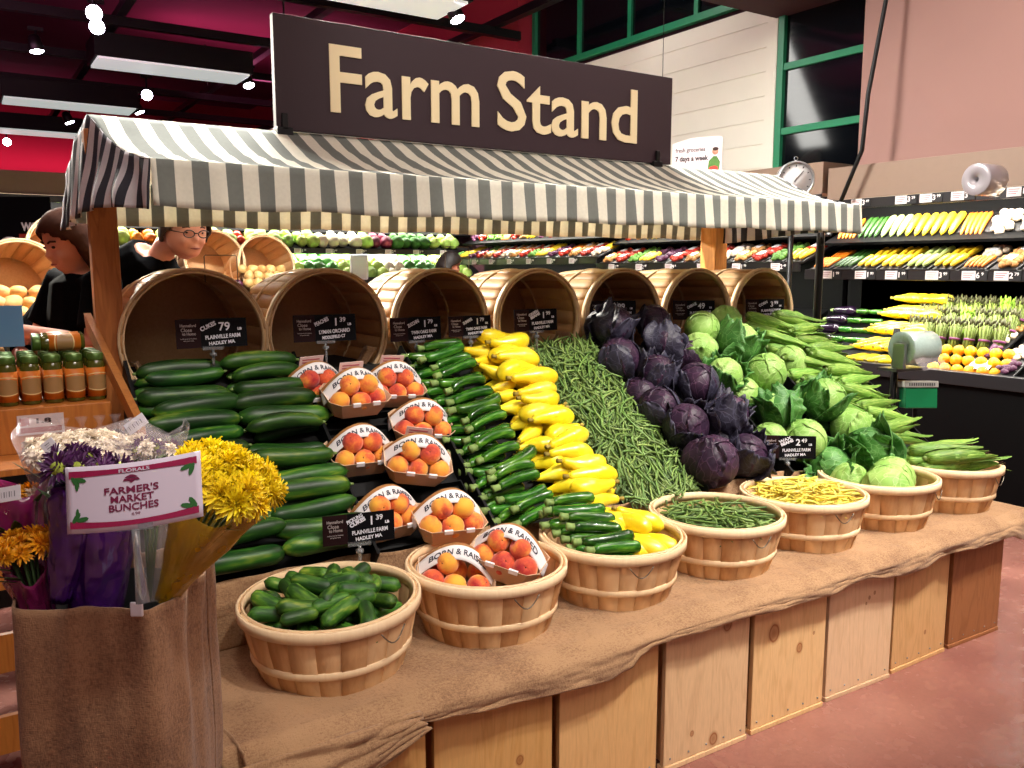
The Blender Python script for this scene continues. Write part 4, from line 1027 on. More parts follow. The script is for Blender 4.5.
# ================================================================== flower bin at the front left
RT = Vector((CT,-CS,0)); FW = Vector((CS,CT,0))
YAW = -math.atan2(CS, CT)
def cd(px, py, d):
    a = px-512; b = 384-py
    v = RT*a+FW*(FPX*cos(TH)+b*sin(TH))+Vector((0,0,-FPX*sin(TH)+b*cos(TH)))
    return Vector((0,0,EYE))+v*(d/(FPX*cos(TH)+b*sin(TH)))
bc = RT*(-.800)+FW*1.655; ZR0 = .975
bn = thing('flower_bin', 'tall square flower bin wrapped in brown burlap at the front left', 'flower bin', (bc.x,bc.y,0), (0,0,YAW))
def sq(a, w, d):
    c, s = cos(a), sin(a); p = 5.5
    r = (abs(c)**p+abs(s)**p)**(-1/p); return (w*r*c, d*r*s)
def wrap(u, v):
    a = 2*PI*u+.4; k = v
    x, y = sq(a, .151+.010*k, .148+.006*k)
    fo = .004*sin(a*11+nz(a,v,1,2)*3)+.010*nz(cos(a)*2,sin(a)*2,v*2.5,1.6)+.004*nz(cos(a)*8,sin(a)*8,v*9,1)
    rr = 1+fo*5*(.5+.6*k)
    z = ZR0*k+.018*nz(cos(a)*1.5,sin(a)*1.5,5,1)*(k > .9)+ (.045*math.exp(-((a-.95)/.35)**2) if k > .95 else 0)
    return (x*rr, y*rr, z)
q = MB(); q.grid(wrap, 140, 60, thick=.004); q.build('burlap_wrap', burlap_dark, bn)
q = MB(); 
for (w_, d_, z0, z1) in ((.128,.136,.02,.95),): 
    q.lathe([(1,0),(1,1)], 4) if False else None
    n = 48; pts = [sq(2*PI*i/n, w_, d_) for i in range(n)]; pi_ = [sq(2*PI*i/n, w_-.006, d_-.006) for i in range(n)]
    vs = [(x,y,z0) for x,y in pts]+[(x,y,z1) for x,y in pts]+[(x,y,z1) for x,y in pi_]+[(x,y,z1-.25) for x,y in pi_]
    fs = [tuple(reversed(range(n))), tuple(range(3*n,4*n))]+[(k*n+i,k*n+(i+1) % n,(k+1)*n+(i+1) % n,(k+1)*n+i) for k in range(3) for i in range(n)]
    q.add(vs, fs, True)
q.build('inner_tub', black_pl, bn)
cl_ = cd(137,609,1.488)
q = MB(); q.box((-.012,-.004,-.014),(.012,.002,.014)); e = q.build('white_clip', plain('white_plastic','D8D4DC',.4), None, bevel=.003, loc=cl_, rot=(0,0,YAW)); tag(e, 'small white plastic clip on the front rim of the burlap flower bin', 'clip')
# ---- flowers
def petal_head(np_, rp, L, w, spread, mat, name, centre=None, seed=0, curl=.3, layers=4):
    g = random.Random(seed); b = MB()
    for l in range(layers):
        el = R(8+(78-8)*(l/(max(1,layers-1)))**1.0*spread)
        nn = max(5, int(np_*(1-.45*l/layers)))
        for k in range(nn):
            a = 2*PI*(k+.5*l)/nn+g.uniform(-.15,.15); e = el+g.uniform(-.18,.18); ll = L*g.uniform(.8,1.1)*(1-.18*l/layers)
            d = Vector((cos(a)*cos(e), sin(a)*cos(e), sin(e))); sd = Vector((-sin(a),cos(a),0)); up = sd.cross(d)*-1
            cv = curl*g.uniform(.4,1.3)
            def f(u, v, d=d, sd=sd, up=up, ll=ll, cv=cv):
                ww = w*(sin(PI*min(1,.12+.83*u))**.7); return d*(rp+ll*u)+sd*(ww*(v-.5))+up*(-cv*ll*u*u+.35*w*abs(v-.5)*2)
            b.grid(f, 4, 2)
    b.ball((0,0,.002), rp*1.15, 10, 6, mi=1 if centre else 0)
    return b.mesh(name, [mat, centre] if centre else mat)
y_m = plain('yellow_petal', 'F2D81E', .5, var=.12, ns=.12, hv=.01); pu_m = plain('purple_petal', '4C1A52', .5, var=.2); wh_m = plain('white_petal', 'F0E4D4', .55, var=.08); or_m = plain('orange_petal', 'EFA818', .5, var=.15); gr_m = plain('flower_leaf', '2E4A1E', .55, var=.2); lime = plain('lime_centre', '9AA83A', .7)
cell = NT('cellophane'); cell.b.inputs['Base Color'].default_value = (.9,.9,.9,1)
def film(name, col, dens):
    t = NT(name); co = t.co(); n = t.noise(co, 9, 3); t.bump(n, .8, .02)
    a = t.math('MULTIPLY_ADD', n, .3, dens-.15); t.b.inputs['Alpha'].default_value = dens
    t.l(a, t.b.inputs['Alpha']); return t.set(col, .12, spec=.8)
cello = film('clear_cellophane', 'E0D6DC', .10); cello_y = film('yellow_cellophane', 'B08A10', .62); purple_w = film('purple_wrap', '3A0F58', .93); magenta_w = film('magenta_wrap', '7A1C50', .88)
mum = petal_head(20,.010,.028,.0072,1,y_m,'flower_head',seed=2); mumo = petal_head(18,.008,.022,.007,1,or_m,'flower_head',seed=3)
dais = petal_head(18,.009,.020,.006,.6,pu_m,'flower_head',seed=4,layers=2,curl=.1,centre=lime); whm = petal_head(12,.008,.015,.012,1,wh_m,'flower_head',seed=5,curl=.7)
def bouquet(name, label, base, top, rtop, heads, wrapm, wrap_open=1.1, ruf=.12, seed=0, wrap_len=1.0, leaves=6, wlow=.02):
    """base: where stems meet in the tub, top: centre of the flower dome"""
    o = thing(name, label, 'bouquet', base, group='bouquets in the burlap bin')
    ax = (top-base); L = ax.length; Q = ax.to_track_quat('Z','Y').to_matrix().to_4x4(); g = random.Random(seed)
    def wf(u, v):
        a = 2*PI*u; r = wlow+(rtop*wrap_open-wlow)*v**1.15; r *= 1+ruf*v*sin(a*7+seed)*.6+.12*nz(cos(a)*2,sin(a)*2,v*3+seed,1.5)
        z = L*wrap_len*v+(.05*v*sin(a*3+seed)*ruf*5)*.6
        return Q @ Vector((r*cos(a), r*sin(a), z))
    q = MB(); q.grid(wf, 60, 16, thick=.0006); q.build('wrap', wrapm, o)
    q = MB()
    for k in range(7):
        a = k*2.4; q.tube([(0,0,0), Q @ Vector((rtop*.5*cos(a), rtop*.5*sin(a), L*.95))], .003, 5)
    q.build('stems', gr_m, o)
    for k, (mesh, dx, dy, dz, sc) in enumerate(heads):
        h = link('flower_head', mesh, o); p = Q @ Vector((dx, dy, L+dz)); h.location = p
        n = Q @ Vector((dx*1.0/rtop, dy*1.0/rtop, .8)); h.rotation_euler = (n.to_track_quat('Z','Y').to_matrix() @ Matrix.Rotation(g.uniform(0,6),3,'Z')).to_euler(); h.scale = (sc,)*3
    for k in range(leaves):
        a = g.uniform(0,6.28); q = MB(); b0 = Q @ Vector((rtop*.75*cos(a), rtop*.75*sin(a), L*g.uniform(.7,.95)))
        dr = Q @ Vector((cos(a),sin(a),.7)); sd = dr.cross(Q @ Vector((0,0,1))).normalized()
        q.grid(lambda u, v: b0+dr*(.05*u)+sd*(.02*sin(PI*min(1,.05+u*.94))*(v-.5)), 6, 2, thick=.0005); q.build('leaf', gr_m, o)
    return o
def dome(mesh, r, n, sc, seed, h=.6):
    g = random.Random(seed); out = []
    for k in range(n):
        rr = r*math.sqrt((k+.4)/n); a = k*2.39996
        out.append((mesh if not isinstance(mesh, list) else mesh[k % len(mesh)], rr*cos(a), rr*sin(a), h*(r*1.0-rr)*.8+g.uniform(-.006,.006), sc*g.uniform(.85,1.15)))
    return out
bouquet('yellow_bouquet','bouquet of bright yellow chrysanthemums in yellow tinted film, right side of the bin', cd(165,600,1.58), cd(228,480,1.56), .078, dome(mum,.085,34,1.0,1,.5), cello_y, 1.12, seed=1, wrap_len=.86)
o = bouquet('purple_bouquet','bouquet in deep purple wrap behind the floral card', cd(95,625,1.60), cd(100,478,1.62), .085, dome([dais],.06,9,1.0,4,.3), purple_w, 1.0, seed=2, wrap_len=.92, leaves=2, wlow=.045)
bouquet('white_bouquet','bouquet of white and pale blossoms in clear film at the back of the bin', cd(85,600,1.74), cd(90,452,1.74), .12, dome(whm,.115,46,1.0,6,.25), cello, 1.15, seed=3, wrap_len=1.12)
bouquet('daisy_bouquet','dark purple daisies with yellow centres left of the floral card', cd(60,600,1.55), cd(84,466,1.55), .05, dome([dais],.060,11,1.15,9,.3), purple_w, 1.0, seed=5, wrap_len=.8, leaves=2)
bouquet('orange_bouquet','bouquet of orange yellow flowers low at the far left edge of the bin', cd(50,655,1.60), cd(20,548,1.56), .045, dome(mumo,.05,12,.85,7,.4), magenta_w, .9, seed=6, wrap_len=.8)
bouquet('magenta_bouquet','bouquet in magenta wrap at the far left behind the orange flowers', cd(40,620,1.66), cd(10,500,1.66), .06, dome([whm,mumo],.05,10,.8,8,.3), magenta_w, 1.25, seed=8, wrap_len=1.1)
bouquet('clear_sleeve_bouquet','bouquet in a clear sleeve standing up behind the yellow chrysanthemums', cd(150,600,1.70), cd(152,450,1.74), .05, dome([whm,dais],.05,9,.8,3,.3), cello, 1.35, seed=9, wrap_len=1.15)
# care tags sticking out of the sleeves
for i, (px, py, d, a, lab) in enumerate([(136,424,1.7,38,'white printed care tag beside the cucumbers'),(52,450,1.6,-50,'pale plastic tag lying over the white blossoms'),(8,494,1.45,10,'white bar code tag at the far left edge of the bouquets')]):
    q = MB(); q.box((-.022,-.0006,-.013),(.022,.0006,.013)); c_ = cd(px,py,d)
    o = thing('flower_tag', lab, 'tag', c_, (R(-15),0,YAW)); o.rotation_euler = (Matrix.Rotation(YAW,3,'Z') @ Matrix.Rotation(R(-20),3,'X') @ Matrix.Rotation(R(-a),3,'Y')).to_euler()
    e = q.build('card', plain('tag_white','CFCBD2',.5), o)
    q = MB()
    for k in range(7): q.box((-.016+k*.0045,-.0011,-.006),(-.0145+k*.0045-.001*(k % 2),-.0007,.004))
    q.build('print', plain('grey_print','6A6670',.6), o)
# floral card
fc = thing('floral_card', 'white floral price card reading Farmers Market Bunches with magenta borders', 'sign', cd(134,492,1.40), (0,0,0)); 
fc.rotation_euler = (Matrix.Rotation(YAW+R(4),3,'Z') @ Matrix.Rotation(R(-14),3,'X') @ Matrix.Rotation(R(-4),3,'Y')).to_euler()
wf_, hf = .222, .112
paper = plain('card_paper', 'D9CFE2', .5); mag = plain('card_magenta', '9C1C4E', .5, ns=.25, nsc=120); magd = plain('card_letters', '7A1F48', .5); grn = plain('card_leaf_green', '2F6A34', .5)
def curve_card(u, v): x = (u-.5)*wf_; return (x, -.006*sin(u*PI*1.3), (v-.5)*hf-.006*sin(PI*u)+.010*(u-.5))
q = MB(); q.grid(curve_card, 20, 6, thick=.0008); q.build('card', paper, fc)
def on(x, z): u = x/wf_+.5; p = Vector(curve_card(u, z/hf+.5)); return Vector((p.x, p.y-.0012, p.z))
def flatset(name, polys, mat, y=0):
    q = MB()
    for poly in polys:
        pts = [on(x, z)+Vector((0,-y,0)) for x, z in poly]; q.add(pts, [tuple(range(len(pts)))], False)
    return q.build(name, mat, fc)
N = 10
for half in (0,1): flatset('border', ([[(-.105+.21*i/N,.048-.004*abs(i/N-.5)*0),(-.105+.21*(i+1)/N,.048),(-.105+.21*(i+1)/N,.036+.004*(1-4*((i+1)/N-.5)**2)),(-.105+.21*i/N,.036+.004*(1-4*(i/N-.5)**2))] for i in range(N)]+
  [[(-.105+.21*i/N,-.048),(-.105+.21*(i+1)/N,-.048),(-.105+.21*(i+1)/N,-.036-.004*(1-4*((i+1)/N-.5)**2)),(-.105+.21*i/N,-.036-.004*(1-4*(i/N-.5)**2))] for i in range(N)])[half*N:half*N+N], mag)
def lf(cx, cz, a, s=1):
    out = []
    for k in range(8):
        t_ = 2*PI*k/8; x, z = .011*s*cos(t_), .0042*s*sin(t_)*(1 if k not in (0,) else 1); out.append((cx+x*cos(a)-z*sin(a), cz+x*sin(a)+z*cos(a)))
    return out
flatset('leaf_motif', [lf(-.094,.030,-.9),lf(-.086,.033,-.2),lf(-.092,.022,-1.5,.7), lf(-.094,-.030,.9),lf(-.084,-.033,.2),lf(-.092,-.022,1.5,.7), lf(.096,.028,1.2),lf(.088,.033,.3), lf(.096,-.028,-1.0),lf(.086,-.032,-.3)], grn, .0003)
q = MB()
for (s, size, w_, x, z, bo) in [('FARMER\'S',.016,.088,-.002,.0105,.0003),('MARKET',.016,.070,-.001,-.004,.0003),('BUNCHES',.016,.080,.001,-.0185,.0003),('4.99',.007,.014,.004,-.030,0)]:
    vs, fs = text_mb(s, size, w_, bo, .0002); q.add([on(v.x+x, v.y+z)+Vector((0,-v.z,0)) for v in vs], fs, False)
q.build('lettering', magd, fc)
q = MB(); vs, fs = text_mb('FLORALS', .008, .05, .0002, .0002); q.add([on(v.x+.004, v.y+.043)+Vector((0,-.0006-v.z,0)) for v in vs], fs, False); q.build('heading', paper, fc)
flatset('logo', [[(-.012,.030),(.010,.030),(.013,.026),(-.015,.026)],[(-.008,.034),(-.003,.036),(.001,.036),(.006,.034),(.010,.031),(-.012,.031)],[(-.007,.0255),(.005,.0255),(-.001,.0225)]], magd, .0003)
q = MB(); q.box((-.03,-.005,-hf/2-.008),(.03,.004,-hf/2+.004)); q.tube([(0.0,0,-hf/2-.006),(.0,.004,-hf/2-.05),(.004,.01,-hf/2-.13)], [.007,.006,.012], 10); q.build('clear_holder', clear, fc)
# ================================================================== jar rack behind the flowers
YJ = 2.98
zj = at(60,402,y=YJ).z
rk = thing('jar_rack', 'orange-brown wooden rack carrying the rows of jars left of the awning post', 'rack', (0,0,0))
xr = .386
q = MB(); q.box((-.55,YJ-.06,zj-.02),(xr,YJ+.62,zj)); q.build('shelf', shelf_wood, rk, bevel=.002)
q = MB(); q.box((-.55,YJ-.085,zj-.135),(xr,YJ-.06,zj+.0)); q.build('front_board', shelf_wood, rk, bevel=.002)
q = MB(); q.box((-.55,YJ-.30,zj-.155),(xr,YJ-.085,zj-.135)); q.build('lower_shelf', shelf_wood, rk, bevel=.002)
q = MB(); a = at(88,322,y=3.25); b_ = at(133,432,y=2.62); a.x = .378; b_.x = .425
q.add([v+Vector((dx,dy,dz)) for v in (a,b_) for (dx,dy,dz) in ((-.011,-.02,-.03),(.011,-.02,-.03),(.011,.02,.03),(-.011,.02,.03))], [(0,1,2,3),(7,6,5,4),(0,4,5,1),(1,5,6,2),(2,6,7,3),(3,7,4,0)], False); q.build('side_rail', m_pine('rail_wood','A8692E','84491A',1,False), rk)
for (x_, y_) in ((-.5,YJ-.02),(.34,YJ-.02),(.34,YJ+.58),(-.5,YJ+.58)):
    q = MB(); q.box((x_-.025,y_-.025,0),(x_+.025,y_+.025,zj-.02)); q.build('leg', shelf_wood, rk)
for k in range(3):
    q = MB(); q.box((-.55,YJ-.09,.12+k*.26),(xr,YJ-.07,.24+k*.26)); q.build('slat', shelf_wood, rk)
o = thing('shelf_price_tag', 'small white and red price label on the front of the jar rack', 'price label', at(41,424,y=YJ-.09))
q = MB(); q.box((-.062,-.0016,-.03),(.062,0,.03)); q.build('card', plain('label_paper','C9B8B8',.5), o)
q = MB(); q.box((-.055,-.0024,-.002),(-.03,-.0018,.022)); q.box((-.055,-.0024,-.024),(.055,-.0018,-.008)); q.build('red_print', plain('label_red','8E2C2C',.5), o)
lettering('lettering', [('1.8',.02,.04,.0,.01,.0008,0)], plain('label_ink','3A2A2A',.5), o, Matrix.Translation((.008,-.0022,0)))
lid_g = plain('jar_lid_green', '4C6A2A', .35, metal=.4); lid_b = plain('jar_lid_blue', '1A2E9A', .3, metal=.3); glass_j = plain('jar_contents', '4A4A14', .08, coat=.6); lab_o = plain('jar_label_orange', 'C46A1A', .45, ns=.1); lab_t = plain('jar_label_tan', '9A7648', .5); lab_w = plain('jar_label_wave','E8C88A',.5)
def jar(lid):
    o = bpy.data.objects.new('dressing_jar', None); COL.objects.link(o); o['category'] = 'jar'
    q = MB(); q.lathe([(0,0),(.024,0),(.027,.004),(.027,.112),(.024,.124),(.021,.128),(0,.128)], 16); q.build('glass', glass_j, o)
    q = MB(); q.lathe([(0,.126),(.0235,.126),(.0245,.13),(.0245,.146),(.022,.149),(0,.149)], 20); q.build('lid', lid, o)
    q = MB(); q.lathe([(.0275,.012),(.0278,.012),(.0278,.104),(.0275,.104)], 20, closed=True); lb = q.build('label', lab_o, o)
    q = MB()
    q.grid(lambda u, v: (.0281*cos(-PI/2-1.25+2.5*u), .0281*sin(-PI/2-1.25+2.5*u), .040+.036*v+.006*sin(u*PI)*(1 if v > .5 else -1)), 14, 3); q.build('label_scene', lab_t, lb)
    q = MB()
    for z_ in (.037,.080): q.grid(lambda u, v: (.0284*cos(-PI/2-1.25+2.5*u), .0284*sin(-PI/2-1.25+2.5*u), z_+.003*v+.006*sin(u*PI)*(1 if z_ > .05 else -1)), 14, 1)
    q.build('label_wave', lab_w, lb)
    return o
J = Kinds([jar(lid_g)]); JB = Kinds([jar(lid_b)])
for r_ in range(4):
    for c_ in range(7):
        x = .358-.061*c_+.0; y = YJ+.0+.062*r_
        lab = 'orange labelled jar with green lid, %s row, %s from right' % (ORD[r_], ORD[c_])
        J.put(0, (x,y,zj+.001), (0,0,R(rnd.uniform(-12,12))), lab, 'orange label jars on the rack', 1)
for r_ in range(2):
    for c_ in range(6):
        JB.put(0, (.02-.061*c_,YJ+.25+.062*r_,zj+.03), (0,0,0), 'blue lidded jar behind the green lids, %s row, %s from right' % (('nearer','farther')[r_], ORD[c_]), 'blue lid jars on the rack', 1)
q = MB(); q.box((-.34,YJ+.225,zj),(.05,YJ+.345,zj+.029)); tag(q.build('carton', plain('blue_carton','2A3A86',.6), bevel=.002), 'flat blue carton under the blue lidded jars', 'carton')
J.put(0, (.34,YJ+.10,zj+.152+.028), (0,R(-90),R(3)), 'dressing jar lying on its side on top of the others', 'orange label jars on the rack', 1)
J.put(0, (.345,YJ+.18,zj+.152+.028), (0,R(-90),R(-2)), 'second dressing jar lying on its side behind the first one', 'orange label jars on the rack', 1)
# cellophane snack bags on the lower ledge
for i, px in enumerate((63,82,100,116)):
    o = thing('snack_bag', 'clear twisted bag of dark sweets on the ledge under the jars, %s from the left' % ORD[i], 'bag', at(px,425,y=2.82), group='clear bags under the jars'); o.location.z = zj-.133
    q = MB(); q.ball((0,0,.03), .024, 12, 8, sc=(1,.8,1.25)); q.build('contents', plain('dark_sweets','2A1410',.3), o)
    q = MB(); q.lathe([(0,.0),(.02,.0),(.027,.02),(.026,.05),(.008,.075),(.007,.08),(.018,.105)], 14, wob=lambda a, z: 1+.08*sin(a*5)); q.build('film', cello, o)
# pale blue card at the far left
o = thing('blue_card', 'plain pale blue card standing at the far left above the jars', 'card', at(6,324,y=3.25), (0,0,R(-12)))
q = MB(); q.box((-.055,-.002,-.075),(.05,0,.06)); q.build('card', plain('pale_blue_card','5E8CB8',.6), o); q = MB(); q.box((-.004,0,-.16),(.004,.004,.05)); q.build('stick', wire, o)
# wooden crate edge at far left
o = thing('slatted_crate', 'slatted orange-brown wooden crate with packages at the far left edge of the photo', 'crate', tuple(RT*(-1.02)+FW*1.62), (0,0,YAW+R(20)))
for k in range(4): 
    q = MB(); q.box((-.22,-.15,.02+k*.17),(.10,-.135,.14+k*.17)); q.build('slat', shelf_wood, o, bevel=.002)
    q = MB(); q.box((.09,-.15,.02+k*.17),(.105,.2,.14+k*.17)); q.build('side_slat', shelf_wood, o, bevel=.002)
for x_ in (-.21,.08):
    q = MB(); q.box((x_,-.133,0),(x_+.02,-.11,.74)); q.build('corner_post', shelf_wood, o)
# ================================================================== produce cases along the right wall and at the back
case_k = plain('case_black', '050506', .6, ns=.1, spec=.1); canopy_m = plain('case_canopy_tan', '806A5A', .6, ns=.05); rail_m = plain('price_rail', '1A1618', .4)
case_l = NT('case_lamp').set('FFFFFF', .4, emit='FFF4DC', es=2.5)
tagw = plain('price_label_white', 'D9D2D2', .5); tagk = plain('price_label_black', '121014', .5); numw = plain('price_number_white','E8E4E4',.5)
def case(label, origin, rz, L, dz, lamp=60, name='produce_case', ends=(), dd=0):
    o = thing(name, label, 'display case', origin, (0,0,rz))
    def bx(nm_, a, b, m, bev=.003, par=o):
        q = MB(); q.box(a, b); return q.build(nm_, m, par, bevel=bev)
    bx('kick_plate', (0,.05,0), (L,.08,.14), case_k); bx('front_panel', (0,0,.14), (L,.04,.90+dz+dd), case_k); bx('front_lip', (0,-.03,.86+dz+dd), (L,.05,.945+dz+dd), plain('lip_grey','1C1B1E',.4))
    e_ = dz+dd; q = MB(); q.add([(0,.04,.88+e_),(L,.04,.88+e_),(L,.72,1.20+e_),(0,.72,1.20+e_),(0,.04,.84+e_),(L,.04,.84+e_),(L,.72,1.16+e_),(0,.72,1.16+e_)], [(0,1,2,3),(7,6,5,4),(0,4,5,1),(1,5,6,2),(2,6,7,3),(3,7,4,0)], False); q.build('lower_deck', case_k, o)
    bx('back_panel', (0,.90,.14), (L,.95,2.16+dz), case_k)
    for e in ends: bx('end_panel', (e,.05,.14), (e+.03,.95,.88+dz), case_k); bx('end_panel', (e,.60,.88+dz), (e+.03,.95,2.12+dz), case_k)
    for (v0, z0, v1, z1) in ((.35,1.585,.88,1.72),(.55,1.80,.90,1.95)):
        q = MB(); q.add([(0,v0,z0+dz),(L,v0,z0+dz),(L,v1,z1+dz),(0,v1,z1+dz),(0,v0,z0-.02+dz),(L,v0,z0-.02+dz),(L,v1,z1-.02+dz),(0,v1,z1-.02+dz)], [(0,1,2,3),(7,6,5,4),(0,4,5,1),(1,5,6,2),(2,6,7,3),(3,7,4,0)], False); q.build('shelf', case_k, o)
    bx('price_rail', (0,.335,1.515+dz), (L,.349,1.59+dz), rail_m); bx('canopy_rail', (0,.555,2.06+dz), (L,.57,2.135+dz), rail_m)
    bx('canopy', (0,.57,2.14+dz), (L,.95,2.39+dz), canopy_m)
    bx('lamp_tube', (.05,.60,2.12+dz), (L-.05,.62,2.138+dz), case_l, 0)
    M = Matrix.Translation(origin) @ Matrix.Rotation(rz,4,'Z')
    for (v, z, p, tv, tz) in ((.60,2.10,lamp,.72,1.75),(.385,1.54,lamp*.9,.45,1.0)):
        l = bpy.data.lights.new('case_strip_light', 'AREA'); l.shape = 'RECTANGLE'; l.size = L*.95; l.size_y = .05; l.energy = p; l.color = (1,.95,.85)
        lo = bpy.data.objects.new('case_strip_light', l); COL.objects.link(lo)
        a = M @ Vector((L/2,v,z+dz)); t_ = M @ Vector((L/2,tv,tz+dz)); lo.location = a; lo.rotation_euler = ((t_-a).to_track_quat('-Z','Y')).to_euler()
        lo.rotation_euler = (Matrix.Rotation(rz,3,'Z') @ Matrix.Rotation(math.atan2(tv-v, z-tz),3,'X')).to_euler()
    return o, M
units = []
units.append(case('black refrigerated produce case on the right with packed vegetables and asparagus', (5.35,4.45,0), R(-90), 3.6, 0, 40)+(3.6,0))
units.append(case('middle refrigerated produce case on the right wall, behind the corn end of the stand', (5.35,7.1,0), R(-90), 2.6, .06, 26)+(2.6,.06))
units.append(case('farther refrigerated produce case on the right wall seen above the bean baskets', (5.35,10.3,0), R(-90), 3.2, .13, 38)+(3.2,.13))
units.append(case('long produce case across the back of the store behind the stand', (-1.6,10.35,0), 0, 7.98, .27, 170, dd=.27)+(7.98,.27))
def price_tag(u, lx, v, z, price, label, w=.17, extra=None):
    o_, M, L, dz = units[u]
    o = thing('shelf_price_tag', label, 'price label', M @ Vector((lx,v,z+dz)), (0,0,M.to_euler().z), 'price labels on the case rails')
    q = MB(); q.box((-w/2,-.003,-.032),(w/2,0,.032)); q.build('black_card', tagk, o)
    q = MB(); q.box((-w/2,-.0042,-.03),(-w/2+w*.55,-.0032,.03)); q.build('white_label', tagw, o)
    q = MB()
    for k in range(3): q.box((-w/2+.01,-.005,.014-k*.014),(-w/2+w*.48-.01*k,-.0045,.019-k*.014))
    q.build('print', plain('rail_print', extra or '9A6A72', .6), o)
    lettering('number', [(price[0],.052,None,w*.14,0,.001,0),(price[1:],.028,None,w*.34,.010,.0006,0)], numw, o, Matrix.Translation((0,-.0045,0)))
def lxp(px, py, s): return 4.45-at(px,py,x=s).y
cards = [((855,200),'349','with an orange corner'),((900,199),'329','second from the left'),((925,198),'399','third from the left'),((957,197),'399','fourth from the left'),((1014,193),'149','at the right edge')]
for (p, pr, lab) in cards: price_tag(0, lxp(p[0]+6,p[1],5.9), .552, 2.10, pr, 'canopy price label reading %s.%s, %s of the upper rail' % (pr[0],pr[1:],lab))
for (p, pr, lab) in [((800,272),'149','below the awning arm'),((832,272),'199','left of the black steel arm'),((866,273),'199','first right of the steel arm'),((897,274),'199','under the second group of squash trays'),((938,276),'399','beside the green and yellow picture card'),((975,278),'69','with a yellow stripe'),((1008,279),'279','at the far right of the lower rail')]:
    lx_ = lxp(p[0],p[1],5.69)
    if 0.05 < lx_ < 3.5: price_tag(0, lx_, .332, 1.552, pr if len(pr) == 3 else pr+' ', 'rail price label reading %s, %s' % (pr if len(pr) < 3 else pr[0]+'.'+pr[1:], lab), extra={'69':'C8A830','399':'6A9A3A'}.get(pr))
for u in (1,2,3):
    L = units[u][2]; n = int(L/.42)
    for k in range(n): price_tag(u, .3+k*.42, .332, 1.552, ('199','249','99 ','299')[k % 4], 'small white and black price label on the rail of the %s, %s along' % (('','middle right case','farther right case','back case')[u], ORD[k]))
# packs
tray_k = plain('tray_black','141416',.4); film_m = film('shrink_film','E8ECEC',.12)
def pack(name, cat, cont, kind, n=5, tray=tray_k, label_c=None):
    o = bpy.data.objects.new(name, None); COL.objects.link(o); o['category'] = cat
    q = MB(); q.box((-.10,-.08,0),(.10,.08,.02)); q.build('tray', tray, o, bevel=.006)
    q = MB(); g = random.Random(n)
    if kind == 'long':
        for k in range(n): q.add(*(lambda b: (b.v, b.f))(veg_mesh('x',None,.185,capfn(.07/n,.25,.2,lambda t: .6+.4*t),.006,8,10)), True, 0, Matrix.Translation((0,-.052+.104*k/(n-1),.02+.06/n)) @ Matrix.Rotation(R(g.uniform(-5,5)),4,'Z'))
    else:
        for k in range(n):
            q.ball((g.uniform(-.075,.075), g.uniform(-.055,.055), .03+g.uniform(0,.012)), g.uniform(.018,.027), 8, 6, sc=(1,1,.8))
    q.build('contents', cont, o)
    if label_c:
        q = MB(); q.box((-.035,-.03,.056),(.035,.03,.058)); q.build('sticker', label_c, o)
    return o
sqm = plain('pack_squash','EBC62A',.35,var=.12); zqm = plain('pack_zucchini','2E5A1E',.4,var=.2); mush = plain('pack_mushrooms','D8C8B0',.6,var=.12); mixm = plain('pack_mixed','B8864A',.6,var=.3,ns=.5,nsc=40); redp = plain('pack_tomato','B8301E',.35,var=.2); grp = plain('pack_greens','5A8A34',.6,var=.2,ns=.5,nsc=30); orp = plain('pack_carrot','DE7A1C',.45,var=.12); lightg = plain('pack_pale_green','B8CC7A',.55,var=.12); blu = plain('tray_blue','2A5AA8',.4); stw = plain('sticker_white','DCDCDC',.5); purm = plain('pack_purple','5A2A4A',.5,var=.2)
PK = {'sq': Kinds([pack('squash_tray','packaged vegetables',sqm,'long',3)]), 'zq': Kinds([pack('zucchini_tray','packaged vegetables',zqm,'long',4)]), 'mu': Kinds([pack('mushroom_tray','packaged vegetables',mush,'b',22,label_c=stw)]), 'mx': Kinds([pack('vegetable_tray','packaged vegetables',mixm,'b',20,label_c=stw)]), 'or': Kinds([pack('carrot_tray','packaged vegetables',orp,'long',5)]), 'lg': Kinds([pack('pale_squash_tray','packaged vegetables',lightg,'long',3)]), 'bl': Kinds([pack('blue_vegetable_tray','packaged vegetables',mush,'b',14,blu,stw)]), 'gr': Kinds([pack('greens_tray','packaged vegetables',grp,'b',20)]), 'rd': Kinds([pack('tomato_tray','packaged vegetables',redp,'b',16,label_c=stw)]), 'pu': Kinds([pack('radish_tray','packaged vegetables',purm,'b',16)])}
PN = {'sq':'yellow squash','zq':'zucchini','mu':'white mushrooms','mx':'mixed brown vegetables','or':'orange carrots','lg':'pale green squash','bl':'mushrooms in a blue tray','gr':'leafy greens','rd':'red tomatoes','pu':'purple radishes'}
def put_pack(u, code, lx, v, z, tilt_, where, yaw=0, sc=1):
    o_, M, L, dz = units[u]
    Rm = Matrix.Rotation(M.to_euler().z,4,'Z') @ Matrix.Rotation(R(tilt_),4,'X') @ Matrix.Rotation(R(90+yaw),4,'Z')
    PK[code].put(0, M @ Vector((lx,v,z+dz)), Rm, 'wrapped tray of %s %s' % (PN[code], where), 'wrapped vegetable trays', sc)
g = random.Random(5)
seqA = ['or','zq','lg','sq','sq','or','mu','mu','mx','mu','mx','mx','mu','bl','bl','mx','mx','mx']
seqB = ['or','zq','sq','sq','lg','sq','or','mx','mx','mx','rd','mx','bl','bl','mu','mx','mx','bl']
